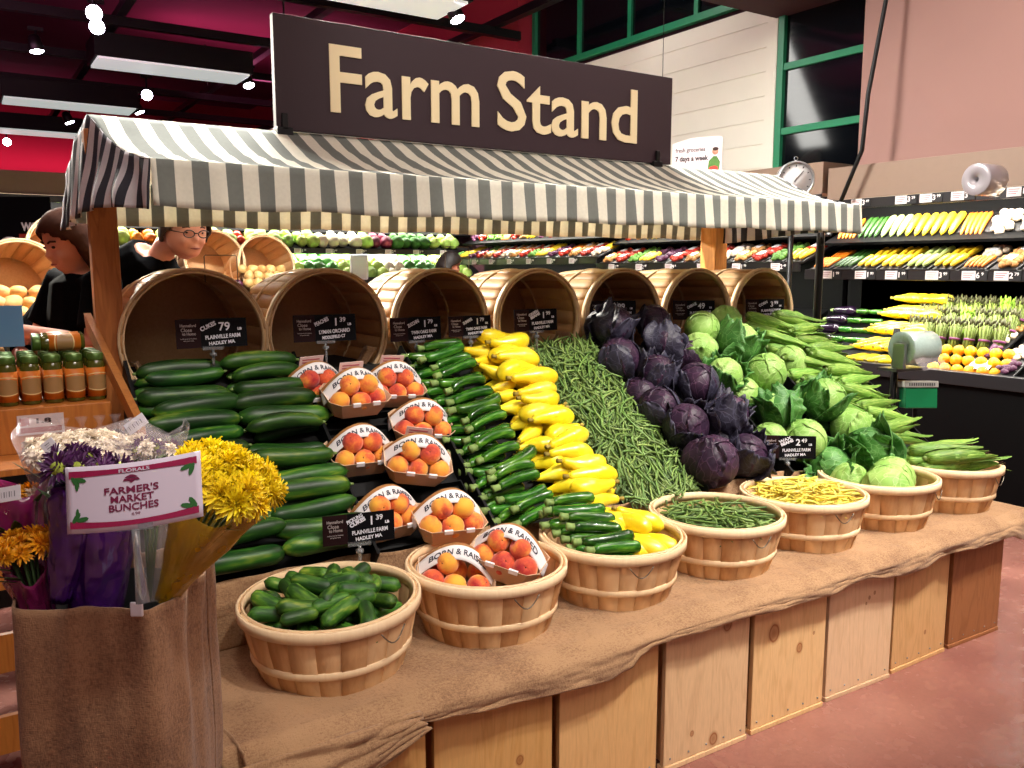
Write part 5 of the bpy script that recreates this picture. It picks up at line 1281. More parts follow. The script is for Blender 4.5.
for u in (0,1,2):
    L = units[u][2]; n = int(L/.20)
    for k in range(n):
        lx = .14+k*.20
        a = seqA[k % len(seqA)] if u == 0 else ['gr','rd','pu','gr','mx','rd','or','sq'][(k*3+u) % 8]
        b_ = seqB[k % len(seqB)] if u == 0 else ['rd','mu','mx','rd','gr','sq','pu','rd','mx'][(k+u*2) % 9]
        wn = ('nearest case','middle right case','farther right case')[u]
        put_pack(u, a, lx, .74, 1.885, 46, 'up top, %s, %s along' % (wn, ORD[k]), sc=1.3)
        put_pack(u, b_, lx, .44, 1.615, 22, 'low in front, %s, %s along' % (wn, ORD[k]), sc=1.1)
        put_pack(u, b_ if k % 3 else a, lx, .63, 1.675, 22, 'low behind, %s, %s along' % (wn, ORD[k]), sc=1.1)
for k in range(4):
    for j in range(4):
        lx = lxp(1022,340,5.6)+.11+.2*(k-1.6); 
        if lx < 3.5 and not (k == 0 and j == 0): put_pack(0, ['mx','pu','mu','mx'][(j+k) % 4], lx, .14+.16*j, .965+.075*j, 26, 'stacked at lower right, %s row up, %s column' % (ORD[j], ORD[k]), sc=.9)
for K_ in PK.values(): K_.drop()
# loose produce in the right case: squash pile, zucchini, aubergine, asparagus, lemons
def W0(lx, v, z): return units[0][1] @ Vector((lx, v, z))
def deckz(v): return .88+(v-.04)*.47
caseR = Matrix.Rotation(R(-90),4,'Z')
LQ = Kinds([proto('yellow_squash','squash', veg_mesh('s', None, .19, sqf(.036), .012, 12, 14), m_sq, prism_stem(-.092,-.111,.008,.0105), m_sstem)])
LZ = Kinds([proto('zucchini','zucchini', veg_mesh('z', None, .2, capfn(.026,.1,.14,lambda t: .75+.3*t), .01, 12, 12), m_zuc, prism_stem(-.096,-.12,.0135,.0165), m_zstem)])
aub_m = plain('aubergine_skin','1A0C20',.2,coat=.4)
LE = Kinds([proto('aubergine','aubergine', veg_mesh('e', None, .22, capfn(.045,.16,.25,lambda t: .55+.5*t), .0, 12, 14), aub_m, prism_stem(-.105,-.13,.018,.012), m_zstem)])
lq = lxp(905,310,5.7)
for j in range(8):
    for k in range(4):
        v = .08+.072*j; lx = lq-.16+.085*k+.004*j
        LQ.put(0, W0(lx, v, deckz(v)+.06+.03*(j % 2)+.022*j), caseR @ Matrix.Rotation(R(38+g.uniform(-20,20)),4,'Z'), 'loose squash in the right case, %s row up, %s across' % (ORD[j], ORD[k]), 'loose yellow squash in the right case', 1.05)
for j in range(4):
    for k in range(2):
        v = .30+.1*j; lx = lq-.55+.19*k
        LZ.put(0, W0(lx, v, deckz(v)+.06+.02*j), caseR @ Matrix.Rotation(R(g.uniform(-10,10)),4,'Z'), 'loose zucchini in the right case, %s row up, %s one' % (ORD[j], ('left','right')[k]), 'loose zucchini in the right case', 1)
        LE.put(0, W0(max(.2,lx-.45+.0*k), v, deckz(v)+.06+.02*j), caseR @ Matrix.Rotation(R(g.uniform(-10,10)),4,'Z'), 'dark aubergine beyond the loose zucchini, %s row up, %s one' % (ORD[j], ('left','right')[k]), 'aubergines in the right case', 1)
for K_ in (LQ,LZ,LE): K_.drop()
lem_m = m_veg('lemon_skin', [(.2,'E89A10'),(.6,'F4B81E'),(.85,'F8CE40')], 1, 1, 2, .08, .4, .1, .2, .02)[0]
q = MB(); q.ball((0,0,0), .038, 14, 10, sc=(1,1,1), fn=lambda d: 1+.12*max(0,abs(d.x)-.85)/.15)
lo_ = q.build('orange', lem_m); lo_['category'] = 'fruit'; q = MB(); q.lathe([(0,.0375),(.003,.0375),(.003,.036)], 6); q.build('stem_button', m_zstem, lo_)
LM = Kinds([lo_]); l0 = lxp(925,355,5.42)
for j in range(3):
    for k in range(6):
        v = .09+.075*j; lx = l0+.05+.082*k+.03*(j % 2)
        LM.put(0, W0(lx, v, deckz(v)+.04+.02*j), (g.uniform(0,6),g.uniform(0,6),g.uniform(0,6)), 'orange in the right case, %s row back, %s from left' % (ORD[j], ORD[k]), 'oranges in the right case', 1)
# asparagus bunches
asp = plain('asparagus_stalk','6E7E34',.5,var=.15,ns=.3,nsc=60); aspt = plain('asparagus_tip','4A4A2A',.6); aspb = plain('asparagus_bright','8EB83A',.5,ns=.2)
def bunch(mt):
    o = bpy.data.objects.new('asparagus_bunch', None); COL.objects.link(o); o['category'] = 'asparagus'; gg = random.Random(2)
    q = MB(); q2 = MB()
    for k in range(26):
        rr = .036*math.sqrt((k+.5)/26); a = k*2.4; x, y = rr*cos(a), rr*sin(a); h = .20+gg.uniform(-.015,.02)
        q.tube([(x*1.1,y*1.1,0),(x*.8,y*.8,.10),(x*1.25,y*1.25,h)], [.005,.0048,.0045], 5)
        q2.tube([(x*1.25,y*1.25,h-.001),(x*1.3,y*1.3,h+.02),(x*1.34,y*1.34,h+.04)], [.005,.006,.0015], 5)
    q.build('stalks', mt, o); q2.build('tips', aspt if mt is asp else aspb, o)
    q = MB(); q.lathe([(.034,.09),(.036,.09),(.036,.105),(.034,.105)], 14, closed=True); q.build('band', plain('blue_band','7A3A6A',.5), o)
    return o
AS = Kinds([bunch(asp), bunch(aspb)]); la = lxp(905,330,5.7)
for j in range(3):
    for k in range(7):
        v = .34+.12*j; lx = la+.06+.10*k
        AS.put(1 if (j,k) in ((1,3),(2,5)) else 0, W0(lx, v, deckz(v)+.004+.012*j), caseR @ Matrix.Rotation(R(-14),4,'X'), 'standing asparagus bunch, %s row back, %s from left' % (ORD[j], ORD[k]), 'asparagus bunches', 1)
AS.drop()
o = thing('pale_card', 'blank pale card lying at the front of the right case beside the oranges', 'card', W0(lxp(983,362,5.5),.13,.99), (R(28),0,R(-90)))
q = MB(); q.box((-.07,-.055,-.002),(.07,.055,0)); q.build('card', plain('pale_card_paper','B8B8A0',.5), o); q = MB(); q.box((-.065,-.058,-.004),(.065,-.054,.004)); q.build('edge', clear, o)
# heaps on the back and middle cases
def ballm(name, cat, mat, r, fn=None, stem=True):
    q = MB(); q.ball((0,0,0), r, 12, 8, fn=fn); o = q.build(name, mat); o['category'] = cat
    return Kinds([o])
lump = lambda d: 1+.16*nz(d.x,d.y,d.z,3)+.06*sin(9*math.atan2(d.y,d.x))
lettuce_m = plain('lettuce','A6C860',.6,var=.25,ns=.4,nsc=25,hv=.02); lett2 = plain('dark_lettuce','3E7A2A',.6,var=.25,ns=.4,nsc=25); tom_m = plain('tomato','C8301C',.3,var=.15,hv=.01); orange_m = plain('orange_pepper','EE8A1E',.35,var=.15,hv=.03); caul = plain('cauliflower','E4DCC0',.7,var=.08,ns=.2,nsc=60); redo = plain('radicchio','7A2440',.5,var=.3)
HP = {'L': ballm('lettuce_head','lettuce',lettuce_m,.085,lump), 'D': ballm('dark_lettuce_head','lettuce',lett2,.085,lump), 'T': ballm('tomato','tomato',tom_m,.05), 'O': ballm('bell_pepper','pepper',orange_m,.055,lambda d: 1+.1*cos(3*math.atan2(d.y,d.x))), 'C': ballm('cauliflower','cauliflower',caul,.08,lump), 'R': ballm('radicchio','radicchio',redo,.06,lump)}
HN = {'L':'pale green lettuce','D':'dark green lettuce','T':'red tomato','O':'orange bell pepper','C':'white cauliflower','R':'dark red radicchio'}
def heapcase(u, seq, rows, v0, dv, z0, dzv, deck, step=.15):
    o_, M, L, dz = units[u]; n = int((L-.2)/step)
    for k in range(n):
        c = seq[int(k/n*len(seq))]
        for j in range(rows):
            lx = .12+k*step+g.uniform(-.02,.02); v = v0+dv*j
            sc = g.uniform(.85,1.15)*(1 if c in 'LDC' else 1.25)
            HP[c].put(0, M @ Vector((lx, v, z0+dzv*j+dz+.06)), (g.uniform(0,6),g.uniform(0,6),g.uniform(0,6)), '%s heaped on the %s' % (HN[c], deck), '%s on the %s' % (HN[c], deck), sc)
heapcase(3, 'RCOTLLLLCLOLOLDLTLLLCCLRDDLL', 3, .42, .15, 1.62, .055, 'upper shelf of the back case')
heapcase(3, 'LDLRTLLDLTOLLDDLTLLDDLLCDDLL', 4, .10, .15, 1.20, .075, 'lower deck of the back case', .16)
heapcase(2, 'TTLLTTOLDT', 2, .12, .2, .93, .09, 'lower deck of the farther right case', .17)
heapcase(1, 'DDLLRDDLLD', 3, .12, .18, .93, .085, 'lower deck of the middle right case', .17)
for K_ in HP.values(): K_.drop()
# ---- wall items above the case
fs_ = thing('groceries_banner', 'white banner reading fresh groceries 7 days a week right of the big sign', 'banner', at(697,155,x=5.6)+Vector((0,0,0)), (0,0,R(-62)))
w_ = 56/858*6.9/2*1.0; h_ = .15
q = MB(); pts = [(-w_,-h_),(w_,-h_),(w_,h_*.92),(w_-.03,h_),(-w_*.2,h_),(-w_,h_*.72)]; q.prism(pts, -.006, .0); q.build('board', plain('banner_white','E6D6DA',.6), fs_)
lettering('lettering', [('fresh groceries',.05,.27,-.06,.045,.0008,0),('7 days a week',.06,.30,-.045,-.03,.002,0)], plain('banner_ink','2E2228',.6), fs_, Matrix.Translation((0,-.0075,0)))
q = MB(); q.prism([(.10,-h_),(.20,-h_),(.21,-.07),(.18,-.02),(.15,-.02),(.11,-.06)], -.009, -.0065); q.build('apron_print', plain('banner_green','4A7A2A',.6,ns=.4,nsc=60), fs_)
q = MB(); q.lathe([(0,0),(.028,0),(.028,.002),(0,.002)], 16, Matrix.Translation((.165,-.0065,.02)) @ Matrix.Rotation(R(90),4,'X')); q.build('face_print', plain('banner_skin','D8A088',.6), fs_)
q = MB(); q.lathe([(0,0),(.026,0),(.026,.0025),(0,.0025)], 16, Matrix.Translation((.167,-.0067,.042)) @ Matrix.Rotation(R(90),4,'X') @ Matrix.Scale(.6,4,(0,1,0))); q.build('hair_print', plain('banner_hair','3A2420',.6), fs_)
q = MB(); q.box((-.02,0,-.40),(.02,.015,.0)); q.box((-.12,-.03,-.40),(.12,.06,-.388)); q.build('stand', black_mt, fs_)
q = MB(); q.prism([(.10,-h_),(.20,-h_),(.19,-.11),(.16,-.10),(.12,-.11)], -.011, -.0095); q.build('tomato_print', plain('banner_red','C83A2A',.6), fs_)
# dial scale hung from the ceiling
ds = thing('dial_scale', 'round chrome dial scale hanging behind the right end of the awning', 'scale', at(795,180,y=4.2), (0,0,R(-38)))
Mx = Matrix.Rotation(R(90),4,'X'); rr = .135
q = MB(); q.lathe([(0,-.05),(rr*.8,-.05),(rr,-.03),(rr,.03),(rr*.93,.045),(rr*.86,.03),(rr*.86,.02),(0,.02)], 32, Mx); q.build('case', steel, ds)
q = MB(); q.lathe([(0,.021),(rr*.85,.021),(rr*.85,.026),(0,.026)], 32, Mx); q.build('dial', plain('dial_face','B9B9B9',.4), ds)
q = MB()
for k in range(12):
    a = k*PI/6; q.box((-.003,-.0285,rr*.68),(.003,-.0265,rr*.78), Matrix.Rotation(a,4,'Y'))
q.box((-.002,-.029,-.02),(.002,-.027,rr*.6), Matrix.Rotation(.7,4,'Y')); q.build('marks', black_mt, ds)
q = MB(); q.lathe([(.012,-.004),(.016,0),(.012,.004)], 12, Matrix.Translation((0,0,rr+.018)) @ Mx, closed=True); q.tube([(0,0,rr-.005),(0,0,rr+.008)], .008, 8); q.build('hanger', steel, ds)
q = MB(); q.tube([(0,.05,-rr*.5),(0,.06,-ds.location.z)], .02, 8); q.build('post', black_mt, ds)
q = MB(); q.tube([(0,0,-rr),(0,0,-rr-.06)], .006, 8); q.lathe([(.0,-.30),(.10,-.29),(.15,-.24),(.152,-.24),(.10,-.295),(0,-.305)], 28); 
for a in (0,2.1,4.2): q.tube([(0,0,-rr-.05),(.15*cos(a),.15*sin(a),-.24)], .002, 5)
q.build('pan', steel, ds)
# black cable
a = at(886,0,x=5.9); c1 = at(868,95,x=5.8); c2_ = at(862,150,x=5.8); e_ = at(843,196,x=5.8); e2 = at(835,214,x=5.85)
q = MB(); q.tube([Vector((a.x,a.y,CEIL)),a,c1,c2_,e_,e2], .016, 8); tag(q.build('black_cable', black_pl), 'thick black cable hanging down in front of the pink wall on the right', 'cable')
# bag rolls
br = thing('bag_roll', 'roll of clear plastic produce bags on a post at the right end of the stand', 'bag roll', (4.24,2.65,0), (0,0,R(-8)))
q = MB(); q.tube([(0,.06,0),(0,.06,1.28)], .018, 8); q.box((-.1,-.05,0),(.1,.17,.015)); q.build('post', black_mt, br)
roll_m = plain('bag_roll_plastic','A9BFB8',.25,coat=.6,ns=.15,nsc=90)
q = MB(); q.lathe([(.022,-.10),(.086,-.10),(.088,-.098),(.088,.098),(.086,.10),(.022,.10)], 32, Matrix.Translation((.0,-.06,1.185)) @ Matrix.Rotation(R(90),4,'Y') @ Matrix.Rotation(R(0),4,'X'), closed=True); q.build('roll', roll_m, br)
q = MB(); q.box((-.125,-.10,1.08),(-.105,-.03,1.21)); q.box((-.125,-.06,1.06),(.11,.06,1.075)); q.build('bracket', steel, br)
q = MB(); q.grid(lambda u, v: (.10-.2*u+.02*v, -.14-.05*v+.01*sin(u*9), 1.14-.06*v+.012*nz(u*5,v*4,0,1)), 10, 8, thick=.001); q.build('loose_bag', cello, br)
gx = thing('green_bag_box', 'small green box with a white lid below the bag roll', 'box', at(918,392,y=2.60), (R(-6),0,R(-33)))
q = MB(); q.box((-.085,-.04,-.085),(.085,.04,.025)); q.build('box', plain('green_plastic','127A4A',.35), gx, bevel=.004)
q = MB(); q.box((-.092,-.046,.026),(.088,.046,.06)); ld = q.build('lid', plain('lid_grey','A8A8A4',.4), gx, bevel=.003)
q = MB()
for k in range(12): q.box((-.07+k*.012,-.0475,.035),(-.063+k*.012,-.0462,.050))
q.build('lid_print', plain('lid_ink','4A4A4A',.5), ld)
q = MB(); q.box((-.01,.03,-gx.location.z+.02),(.01,.04,-.085)); q.build('stand', black_mt, gx)
b2 = thing('steel_bag_roll', 'grey roll of bags held in a bracket under the canopy at the right edge', 'bag roll', at(985,180,x=5.55), (0,0,R(-6)))
q = MB(); q.lathe([(.02,-.09),(.098,-.09),(.1,-.088),(.1,.088),(.098,.09),(.02,.09)], 32, Matrix.Rotation(R(90),4,'Y'), closed=True); q.build('roll', plain('grey_roll','8A8488',.3,coat=.4), b2)
q = MB(); q.box((.092,-.01,-.02),(.20,.01,.02)); q.box((.10,-.03,-.10),(.12,.03,.04)); q.build('bracket', steel, b2)
# ---- produce stands behind at the left
def rearbasket(px, py, y, r, label, group='bushel baskets on the rear displays'):
    c = at(px, py, y=y); o = thing('bushel_basket', label, 'basket', (c.x,c.y+.36,c.z), (R(80),0,R(8)), group)
    basket_parts(o, r*.85, r, .36, n=20, handles=False, seed=int(px)); return c
pot = m_veg('potato_skin', [(.2,'B07E42'),(.6,'D0A262'),(.85,'E0BC80')], 1, 1, 2, .15, .7, 0, .3)[0]
oni = m_veg('onion_skin', [(.2,'B88A48'),(.6,'D8B070'),(.85,'ECD4A0')], 1, .4, 3, .12, .4, .1, .1)[0]
roni = plain('red_onion_skin','4A1434',.35,var=.2)
q = MB(); q.ball((0,0,0), .045, 12, 9, sc=(1.25,.95,.85), fn=lambda d: 1+.12*nz(d.x,d.y,d.z,1.8)); p_ = q.build('potato', pot); p_['category'] = 'potato'; PO = Kinds([p_])
q = MB(); q.ball((0,0,0), .042, 12, 9, fn=lambda d: 1+.25*max(0,d.z-.85)/.15); p_ = q.build('onion', oni); p_['category'] = 'onion'; ON = Kinds([p_])
q = MB(); q.ball((0,0,0), .042, 12, 9, fn=lambda d: 1+.25*max(0,d.z-.85)/.15); p_ = q.build('red_onion', roni); p_['category'] = 'onion'; RO = Kinds([p_])
c = rearbasket(12,290,5.2,.205,'bushel basket on its side behind the potatoes at the far left')
tb = MB(); tb.box((-1.4,4.55,0),(.62,6.0,1.17)); tag(tb.build('potato_table', dk, bevel=.01), 'dark display table carrying the potatoes at the far left', 'display table')
for j in range(6):
    for k in range(9):
        y = 4.66+.075*j; x = c.x-.42+.082*k+.03*(j % 2)
        PO.put(0, (x+g.uniform(-.01,.01), y, 1.215+.052*j), (g.uniform(-.4,.4),g.uniform(-.4,.4),g.uniform(0,3)), 'potato in the far left heap, %s row back, %s across' % (ORD[j], ORD[k]), 'potatoes heaped at the far left', g.uniform(.9,1.15))
q = MB(); q.add([(c.x-.5,4.60,1.17),(c.x+.28,4.60,1.17),(c.x+.28,5.10,1.42),(c.x-.5,5.10,1.42),(c.x-.5,5.10,1.17),(c.x+.28,5.10,1.17)], [(0,1,2,3),(0,4,5,1),(3,2,5,4),(0,3,4),(1,5,2)], False); tag(q.build('sloped_riser', dk), 'dark sloped riser under the heap of potatoes', 'riser')
e_ = rearbasket(62,262,5.9,.24,'bushel basket partly hidden behind the woman in black')
tb = MB(); tb.box((e_.x-.26,5.80,1.17 if e_.x < .3 else 0),(e_.x+.26,6.4,e_.z-.23)); tag(tb.build('basket_riser', dk), 'dark riser under the bushel basket behind the woman', 'riser')
c5 = rearbasket(262,272,7.2,.25,'bushel basket on its side behind the onions'); rearbasket(210,268,7.2,.25,'empty bushel basket left of the onions')
tb = MB(); tb.box((c5.x-1.6,6.75,0),(c5.x+.9,7.9,c5.z-.24)); tag(tb.build('onion_table', dk, bevel=.01), 'dark display table carrying the onions behind the leftmost bushel baskets', 'display table')
for j in range(5):
    for k in range(5):
        ON.put(0, (c5.x-.18+.08*k+.03*(j % 2), 6.82+.08*j, c5.z-.20+.055*j), (g.uniform(-1,1),g.uniform(-1,1),g.uniform(0,3)), 'yellow onion before the rear basket, %s row back, %s across' % (ORD[j], ORD[k]), 'onions heaped behind the stand', 1)
for j in range(3):
    for k in range(4):
        RO.put(0, (c5.x-.50+.08*k, 6.82+.08*j, c5.z-.20+.05*j), (g.uniform(-1,1),g.uniform(-1,1),0), 'red onion beside the yellow onions, %s row back, %s across' % (ORD[j], ORD[k]), 'red onions behind the stand', .9)
for K_ in (PO,ON,RO): K_.drop()
# WOW board and clear bag holder
wb_ = thing('wow_board', 'black poster board reading WOW with a price at the far left', 'poster', at(20,232,y=9.5), (0,0,R(-28))); wb_.scale = (1.5,1.5,1.5)
q = MB(); q.box((-.42,-.01,-.20),(.20,0,.22)); q.box((-.02,0,-1.2),(.02,.02,0)); q.build('board', card_k, wb_)
q = MB(); q.box((.08,-.014,-.20),(.20,-.011,-.08)); q.build('yellow_panel', plain('yellow_print','D8B81E',.5), wb_)
q = MB(); q.box((.0,-.016,-.035),(.19,-.0115,-.012)); q.build('red_panel', plain('red_print','A82A1E',.5), wb_)
lettering('lettering', [('WOW!',.07,.17,.10,.03,.003,0),('99',.08,None,.0,-.10,.003,0)], numw, wb_, Matrix.Translation((0,-.012,0)))
o = thing('bag_dispenser', 'upright translucent plastic bag dispenser above the second bushel basket', 'bag dispenser', at(359,266,y=4.1), (0,0,R(-20)))
q = MB(); q.box((-.045,-.04,-.07),(.045,.04,.06)); q.build('body', plain('milky_plastic','B8BCC8',.2,trans=.4), o, bevel=.01); q = MB(); q.tube([(0,0,-.07),(0,0,-o.location.z)], .012, 8); q.build('post', black_mt, o)
# ================================================================== people
def person(name, label, base, rz, J, clothes, hairc, skin, hair='bob', glasses=False, head_r=.105, look=(0,0), vox=.008):
    """J: joint positions in the person's own frame (facing -Y, feet at z=0)"""
    o = thing(name, label, 'person', base, (0,0,rz))
    V = lambda k: Vector(J[k])
    b = MB()
    b.tube([V('pelvis')+Vector((0,0,-.06)), V('pelvis')+Vector((0,0,.03)), V('waist'), V('chest'), V('neck0')+Vector((0,0,-.03)), V('neck0')], [.12,.15,.13,.155,.11,.06], 16, flat=.72, up=(0,1,0))
    b.tube([V('neck0')-Vector((0,0,.05)), V('neck0')+(V('head')-V('neck0'))*.3, V('head')-Vector((0,0,.03))], [.062,.054,.055], 12)
    for s in ('l','r'):
        sh, el, wr, ha = V('sh_'+s), V('el_'+s), V('wr_'+s), V('ha_'+s)
        b.tube([V('chest')+Vector((0,0,.07)), sh, sh+(el-sh)*.35, el, el+(wr-el)*.3, wr], [.07,.062,.052,.042,.042,.027], 12)
        d = (ha-wr).normalized(); sd = d.cross(Vector((0,0,1))).normalized(); n = sd.cross(d)
        b.tube([wr-d*.01, wr+d*.04, wr+d*.085], [.026,.040,.036], 10, flat=.45, up=n)
        for f_ in range(4):
            base_ = wr+d*.08+sd*(-.027+.018*f_); L = (.062,.075,.07,.055)[f_]
            b.tube([base_, base_+d*L*.5-n*.008, base_+d*L*.9-n*.030], [.0092,.0088,.007], 6)
        tb_ = wr+d*.03+sd*(-.033 if s == 'l' else .033); b.tube([tb_, tb_+d*.03+sd*(-.02 if s == 'l' else .02), tb_+d*.055+sd*(-.022 if s == 'l' else .022)-n*.01], [.012,.0105,.008], 6)
        hp, kn, an = V('hip_'+s), V('kn_'+s), V('an_'+s)
        b.tube([hp+Vector((0,0,.04)), hp-Vector((0,0,.1)), kn, kn-Vector((0,0,.12)), an], [.09,.088,.058,.058,.038], 12)
        b.tube([an-Vector((0,-.05,.02)), an-Vector((0,.04,.04)), an-Vector((0,.16,.055))], [.035,.042,.028], 8)
    hd = V('head'); Mh = Matrix.Translation(hd) @ Matrix.Rotation(R(look[0]),4,'Z') @ Matrix.Rotation(R(look[1]),4,'X')
    def hf(d):
        k = 1.0
        if d.y < 0: k -= .06*max(0,1-abs(d.z)*1.6)*(-d.y)
        if d.z < 0: k -= .14*(d.z*d.z)*(abs(d.x))
        return k
    b.ball((0,0,0), head_r, 24, 18, Mh, sc=(.76,.92,1.10), fn=hf)
    b.ball((0,-.055,-.07), .042, 14, 10, Mh, sc=(1.05,1,.8))                      # jaw and chin
    b.tube([(0,-.086,.018),(0,-.105,-.016),(0,-.094,-.026)], [.007,.0135,.010], 8, M=Mh)   # nose
    for s in (-1,1):
        b.ball((s*.080,.01,-.005), .022, 10, 8, Mh, sc=(.4,.7,1.2))             # ears
        b.ball((s*.032,-.072,-.028), .026, 10, 8, Mh)                         # cheeks
    b.tube([(-.024,-.094,-.052),(0,-.103,-.050),(.024,-.094,-.052)], [.003,.007,.003], 6, M=Mh)
    body = b.build('body', skin, o)
    rm = body.modifiers.new('remesh','REMESH'); rm.mode = 'VOXEL'; rm.voxel_size = vox; rm.use_smooth_shade = True
    sm = body.modifiers.new('smooth','SMOOTH'); sm.iterations = 2; sm.factor = .5
    ey = plain('eye_dark','1A1210',.2)
    for s in (-1,1):
        q = MB(); q.ball((s*.031,-.0835,.012), .010, 8, 6, Mh, sc=(1.2,.6,.6)); q.build('eye', ey, o)
        q = MB(); q.tube([(s*.015,-.088,.032),(s*.032,-.086,.038),(s*.050,-.073,.032)], .004, 6, M=Mh); q.build('eyebrow', hairc, o)
    q = MB(); q.tube([(-.022,-.100,-.054),(0,-.107,-.053),(.022,-.100,-.054)], [.002,.0045,.002], 6, M=Mh); q.build('lips', plain('lips','8E4A44',.5), o)
    # hair
    def hr(u, v):
        a = 2*PI*u; pol = PI*(.02+.60*v); fr = max(0,-sin(a)); 
        pol = min(pol, PI*(.62-.34*fr**.8)) if hair != 'long' else min(pol, PI*(.66-.36*fr**.8))
        rr = head_r*(1.10+.03*nz(cos(a)*2,sin(a)*2,v*4,2))
        return Vector((rr*.80*sin(pol)*cos(a), rr*.98*sin(pol)*sin(a)+.006, rr*1.10*cos(pol)))
    q = MB(); q.grid(hr, 36, 16, Mh, thick=.012)
    if hair != 'short':
        for k in range(24):
            a = R(-12+204*k/23); x0, y0 = .088*cos(a), .10*sin(a)+.01; L = .085 if hair == 'bob' else .17
            q.tube([(x0*.98,y0*.98,.03),(x0*1.08,y0*1.08,-.04),(x0*(1.02+.1*sin(k)),y0*1.05,-.04-L+.02*sin(k*2.1))], [.018,.020,.008], 6, M=Mh)
    hh = q.build('hair', hairc, o); m_ = hh.modifiers.new('remesh','REMESH'); m_.mode = 'VOXEL'; m_.voxel_size = .006; m_.use_smooth_shade = True; s_ = hh.modifiers.new('smooth','SMOOTH'); s_.iterations = 4; s_.factor = .5
    if glasses:
        q = MB()
        for s in (-1,1):
            q.tube([(s*.033+.022*cos(a)*1.1,-.106,.010+.016*sin(a)) for a in [2*PI*k/16 for k in range(17)]], .0028, 6, M=Mh)
            q.tube([(s*.056,-.104,.014),(s*.082,-.05,.012),(s*.083,.01,.008)], .0022, 5, M=Mh)
        q.tube([(-.010,-.107,.013),(.010,-.107,.013)], .0025, 5, M=Mh); q.build('glasses', plain('glasses_frame','2A1612',.3), o)
    top, pants, shoes, sleeve, vneck = clothes
    def garment(nm_, parts, mat, vx=.009):
        q = MB()
        for (pts, rad, fl) in parts: q.tube(pts, rad, 14, flat=fl, up=(0,1,0) if fl < 1 else None)
        g_ = q.build(nm_, mat, o); m_ = g_.modifiers.new('remesh','REMESH'); m_.mode = 'VOXEL'; m_.voxel_size = vx; m_.use_smooth_shade = True
        s_ = g_.modifiers.new('smooth','SMOOTH'); s_.iterations = 3; s_.factor = .5
    P_ = [([V('pelvis')-Vector((0,0,.02)), V('pelvis')+Vector((0,0,.05)), V('waist'), V('chest'), V('neck0')-Vector((0,0,.045)), V('neck0')-Vector((0,0,.015))], [.165,.168,.160,.195,.145,.075], .80)]
    for s in ('l','r'):
        sh, el, wr = V('sh_'+s), V('el_'+s), V('wr_'+s)
        end = sh+(el-sh)*sleeve if sleeve <= 1 else el+(wr-el)*(sleeve-1)
        pts = [V('chest')+Vector((0,0,.08)), sh, end] if sleeve <= 1 else [V('chest')+Vector((0,0,.08)), sh, el, end]
        P_.append((pts, [.085,.078,.070] if sleeve <= 1 else [.085,.078,.058,.05], 1))
    garment('shirt', P_, top)
    if vneck:
        q = MB(); n0 = V('neck0'); ch = V('chest'); q.add([n0+Vector((-.05,-.085,-.0)), n0+Vector((.05,-.085,-.0)), ch+Vector((0,-.142,.03)), n0+Vector((-.045,-.05,.01)), n0+Vector((.045,-.05,.01)), ch+Vector((0,-.11,.03))], [(0,2,1),(3,4,5),(0,1,4,3),(1,2,5,4),(2,0,3,5)], False); q.build('open_collar_skin', skin, o)
    P_ = [([V('pelvis')-Vector((0,0,.09)), V('pelvis'), V('pelvis')+Vector((0,0,.05))], [.14,.16,.155], .76)]
    for s in ('l','r'):
        hp, kn, an = V('hip_'+s), V('kn_'+s), V('an_'+s); P_.append(([hp+Vector((0,0,.04)), hp-Vector((0,0,.1)), kn, an+Vector((0,0,.02))], [.10,.10,.075,.065], 1))
    garment('trousers', P_, pants, .012)
    for s in ('l','r'):
        an = V('an_'+s); q = MB(); q.tube([an+Vector((0,.055,-.035)), an+Vector((0,-.02,-.03)), an+Vector((0,-.13,-.052)), an+Vector((0,-.19,-.06))], [.045,.052,.042,.022], 10); q.build('shoe', shoes, o)
    return o
skinm = plain('skin', 'C08066', .55, ns=.05, sss=.05); skinp = plain('skin_pink', 'C98A74', .5, ns=.05); blackc = plain('black_shirt','050507',.95,spec=.05); dkp = plain('dark_trousers','0C0D14',.8); shoe = plain('black_shoe','080808',.4)
hair_b = plain('brown_hair','3A1E12',.85,spec=.1,ns=.4,nsc=60); hair_g = plain('grey_brown_hair','3E3029',.85,spec=.1,ns=.4,nsc=60); hair_k = plain('dark_hair','1C120E',.5,ns=.4,nsc=60); hair_w = plain('grey_hair','B0A8A4',.6)
def pose(h=1.0, lean=(0,0), arms=None):
    J = dict(pelvis=(0,0,.95), waist=(lean[0]*.3,lean[1]*.3,1.10), chest=(lean[0]*.7,lean[1]*.7,1.30), neck0=(lean[0],lean[1],1.48), head=(lean[0]*1.25,lean[1]*1.25-.015,1.635),
      sh_l=(-.185+lean[0]*.95,lean[1]*.95,1.42), sh_r=(.185+lean[0]*.95,lean[1]*.95,1.42), el_l=(-.24+lean[0],lean[1]*.9-.02,1.13), el_r=(.24+lean[0],lean[1]*.9-.02,1.13), wr_l=(-.24+lean[0],lean[1]*.9-.10,.90), wr_r=(.24+lean[0],lean[1]*.9-.10,.90), ha_l=(-.24,-.14,.82), ha_r=(.24,-.14,.82),
      hip_l=(-.09,0,.90), hip_r=(.09,0,.90), kn_l=(-.10,-.02,.49), kn_r=(.10,-.02,.49), an_l=(-.11,.02,.085), an_r=(.11,.02,.085))
    if arms: J.update(arms)
    return {k: tuple(c*h for c in v) for k, v in J.items()}
hp_ = at(68,235,y=3.95)
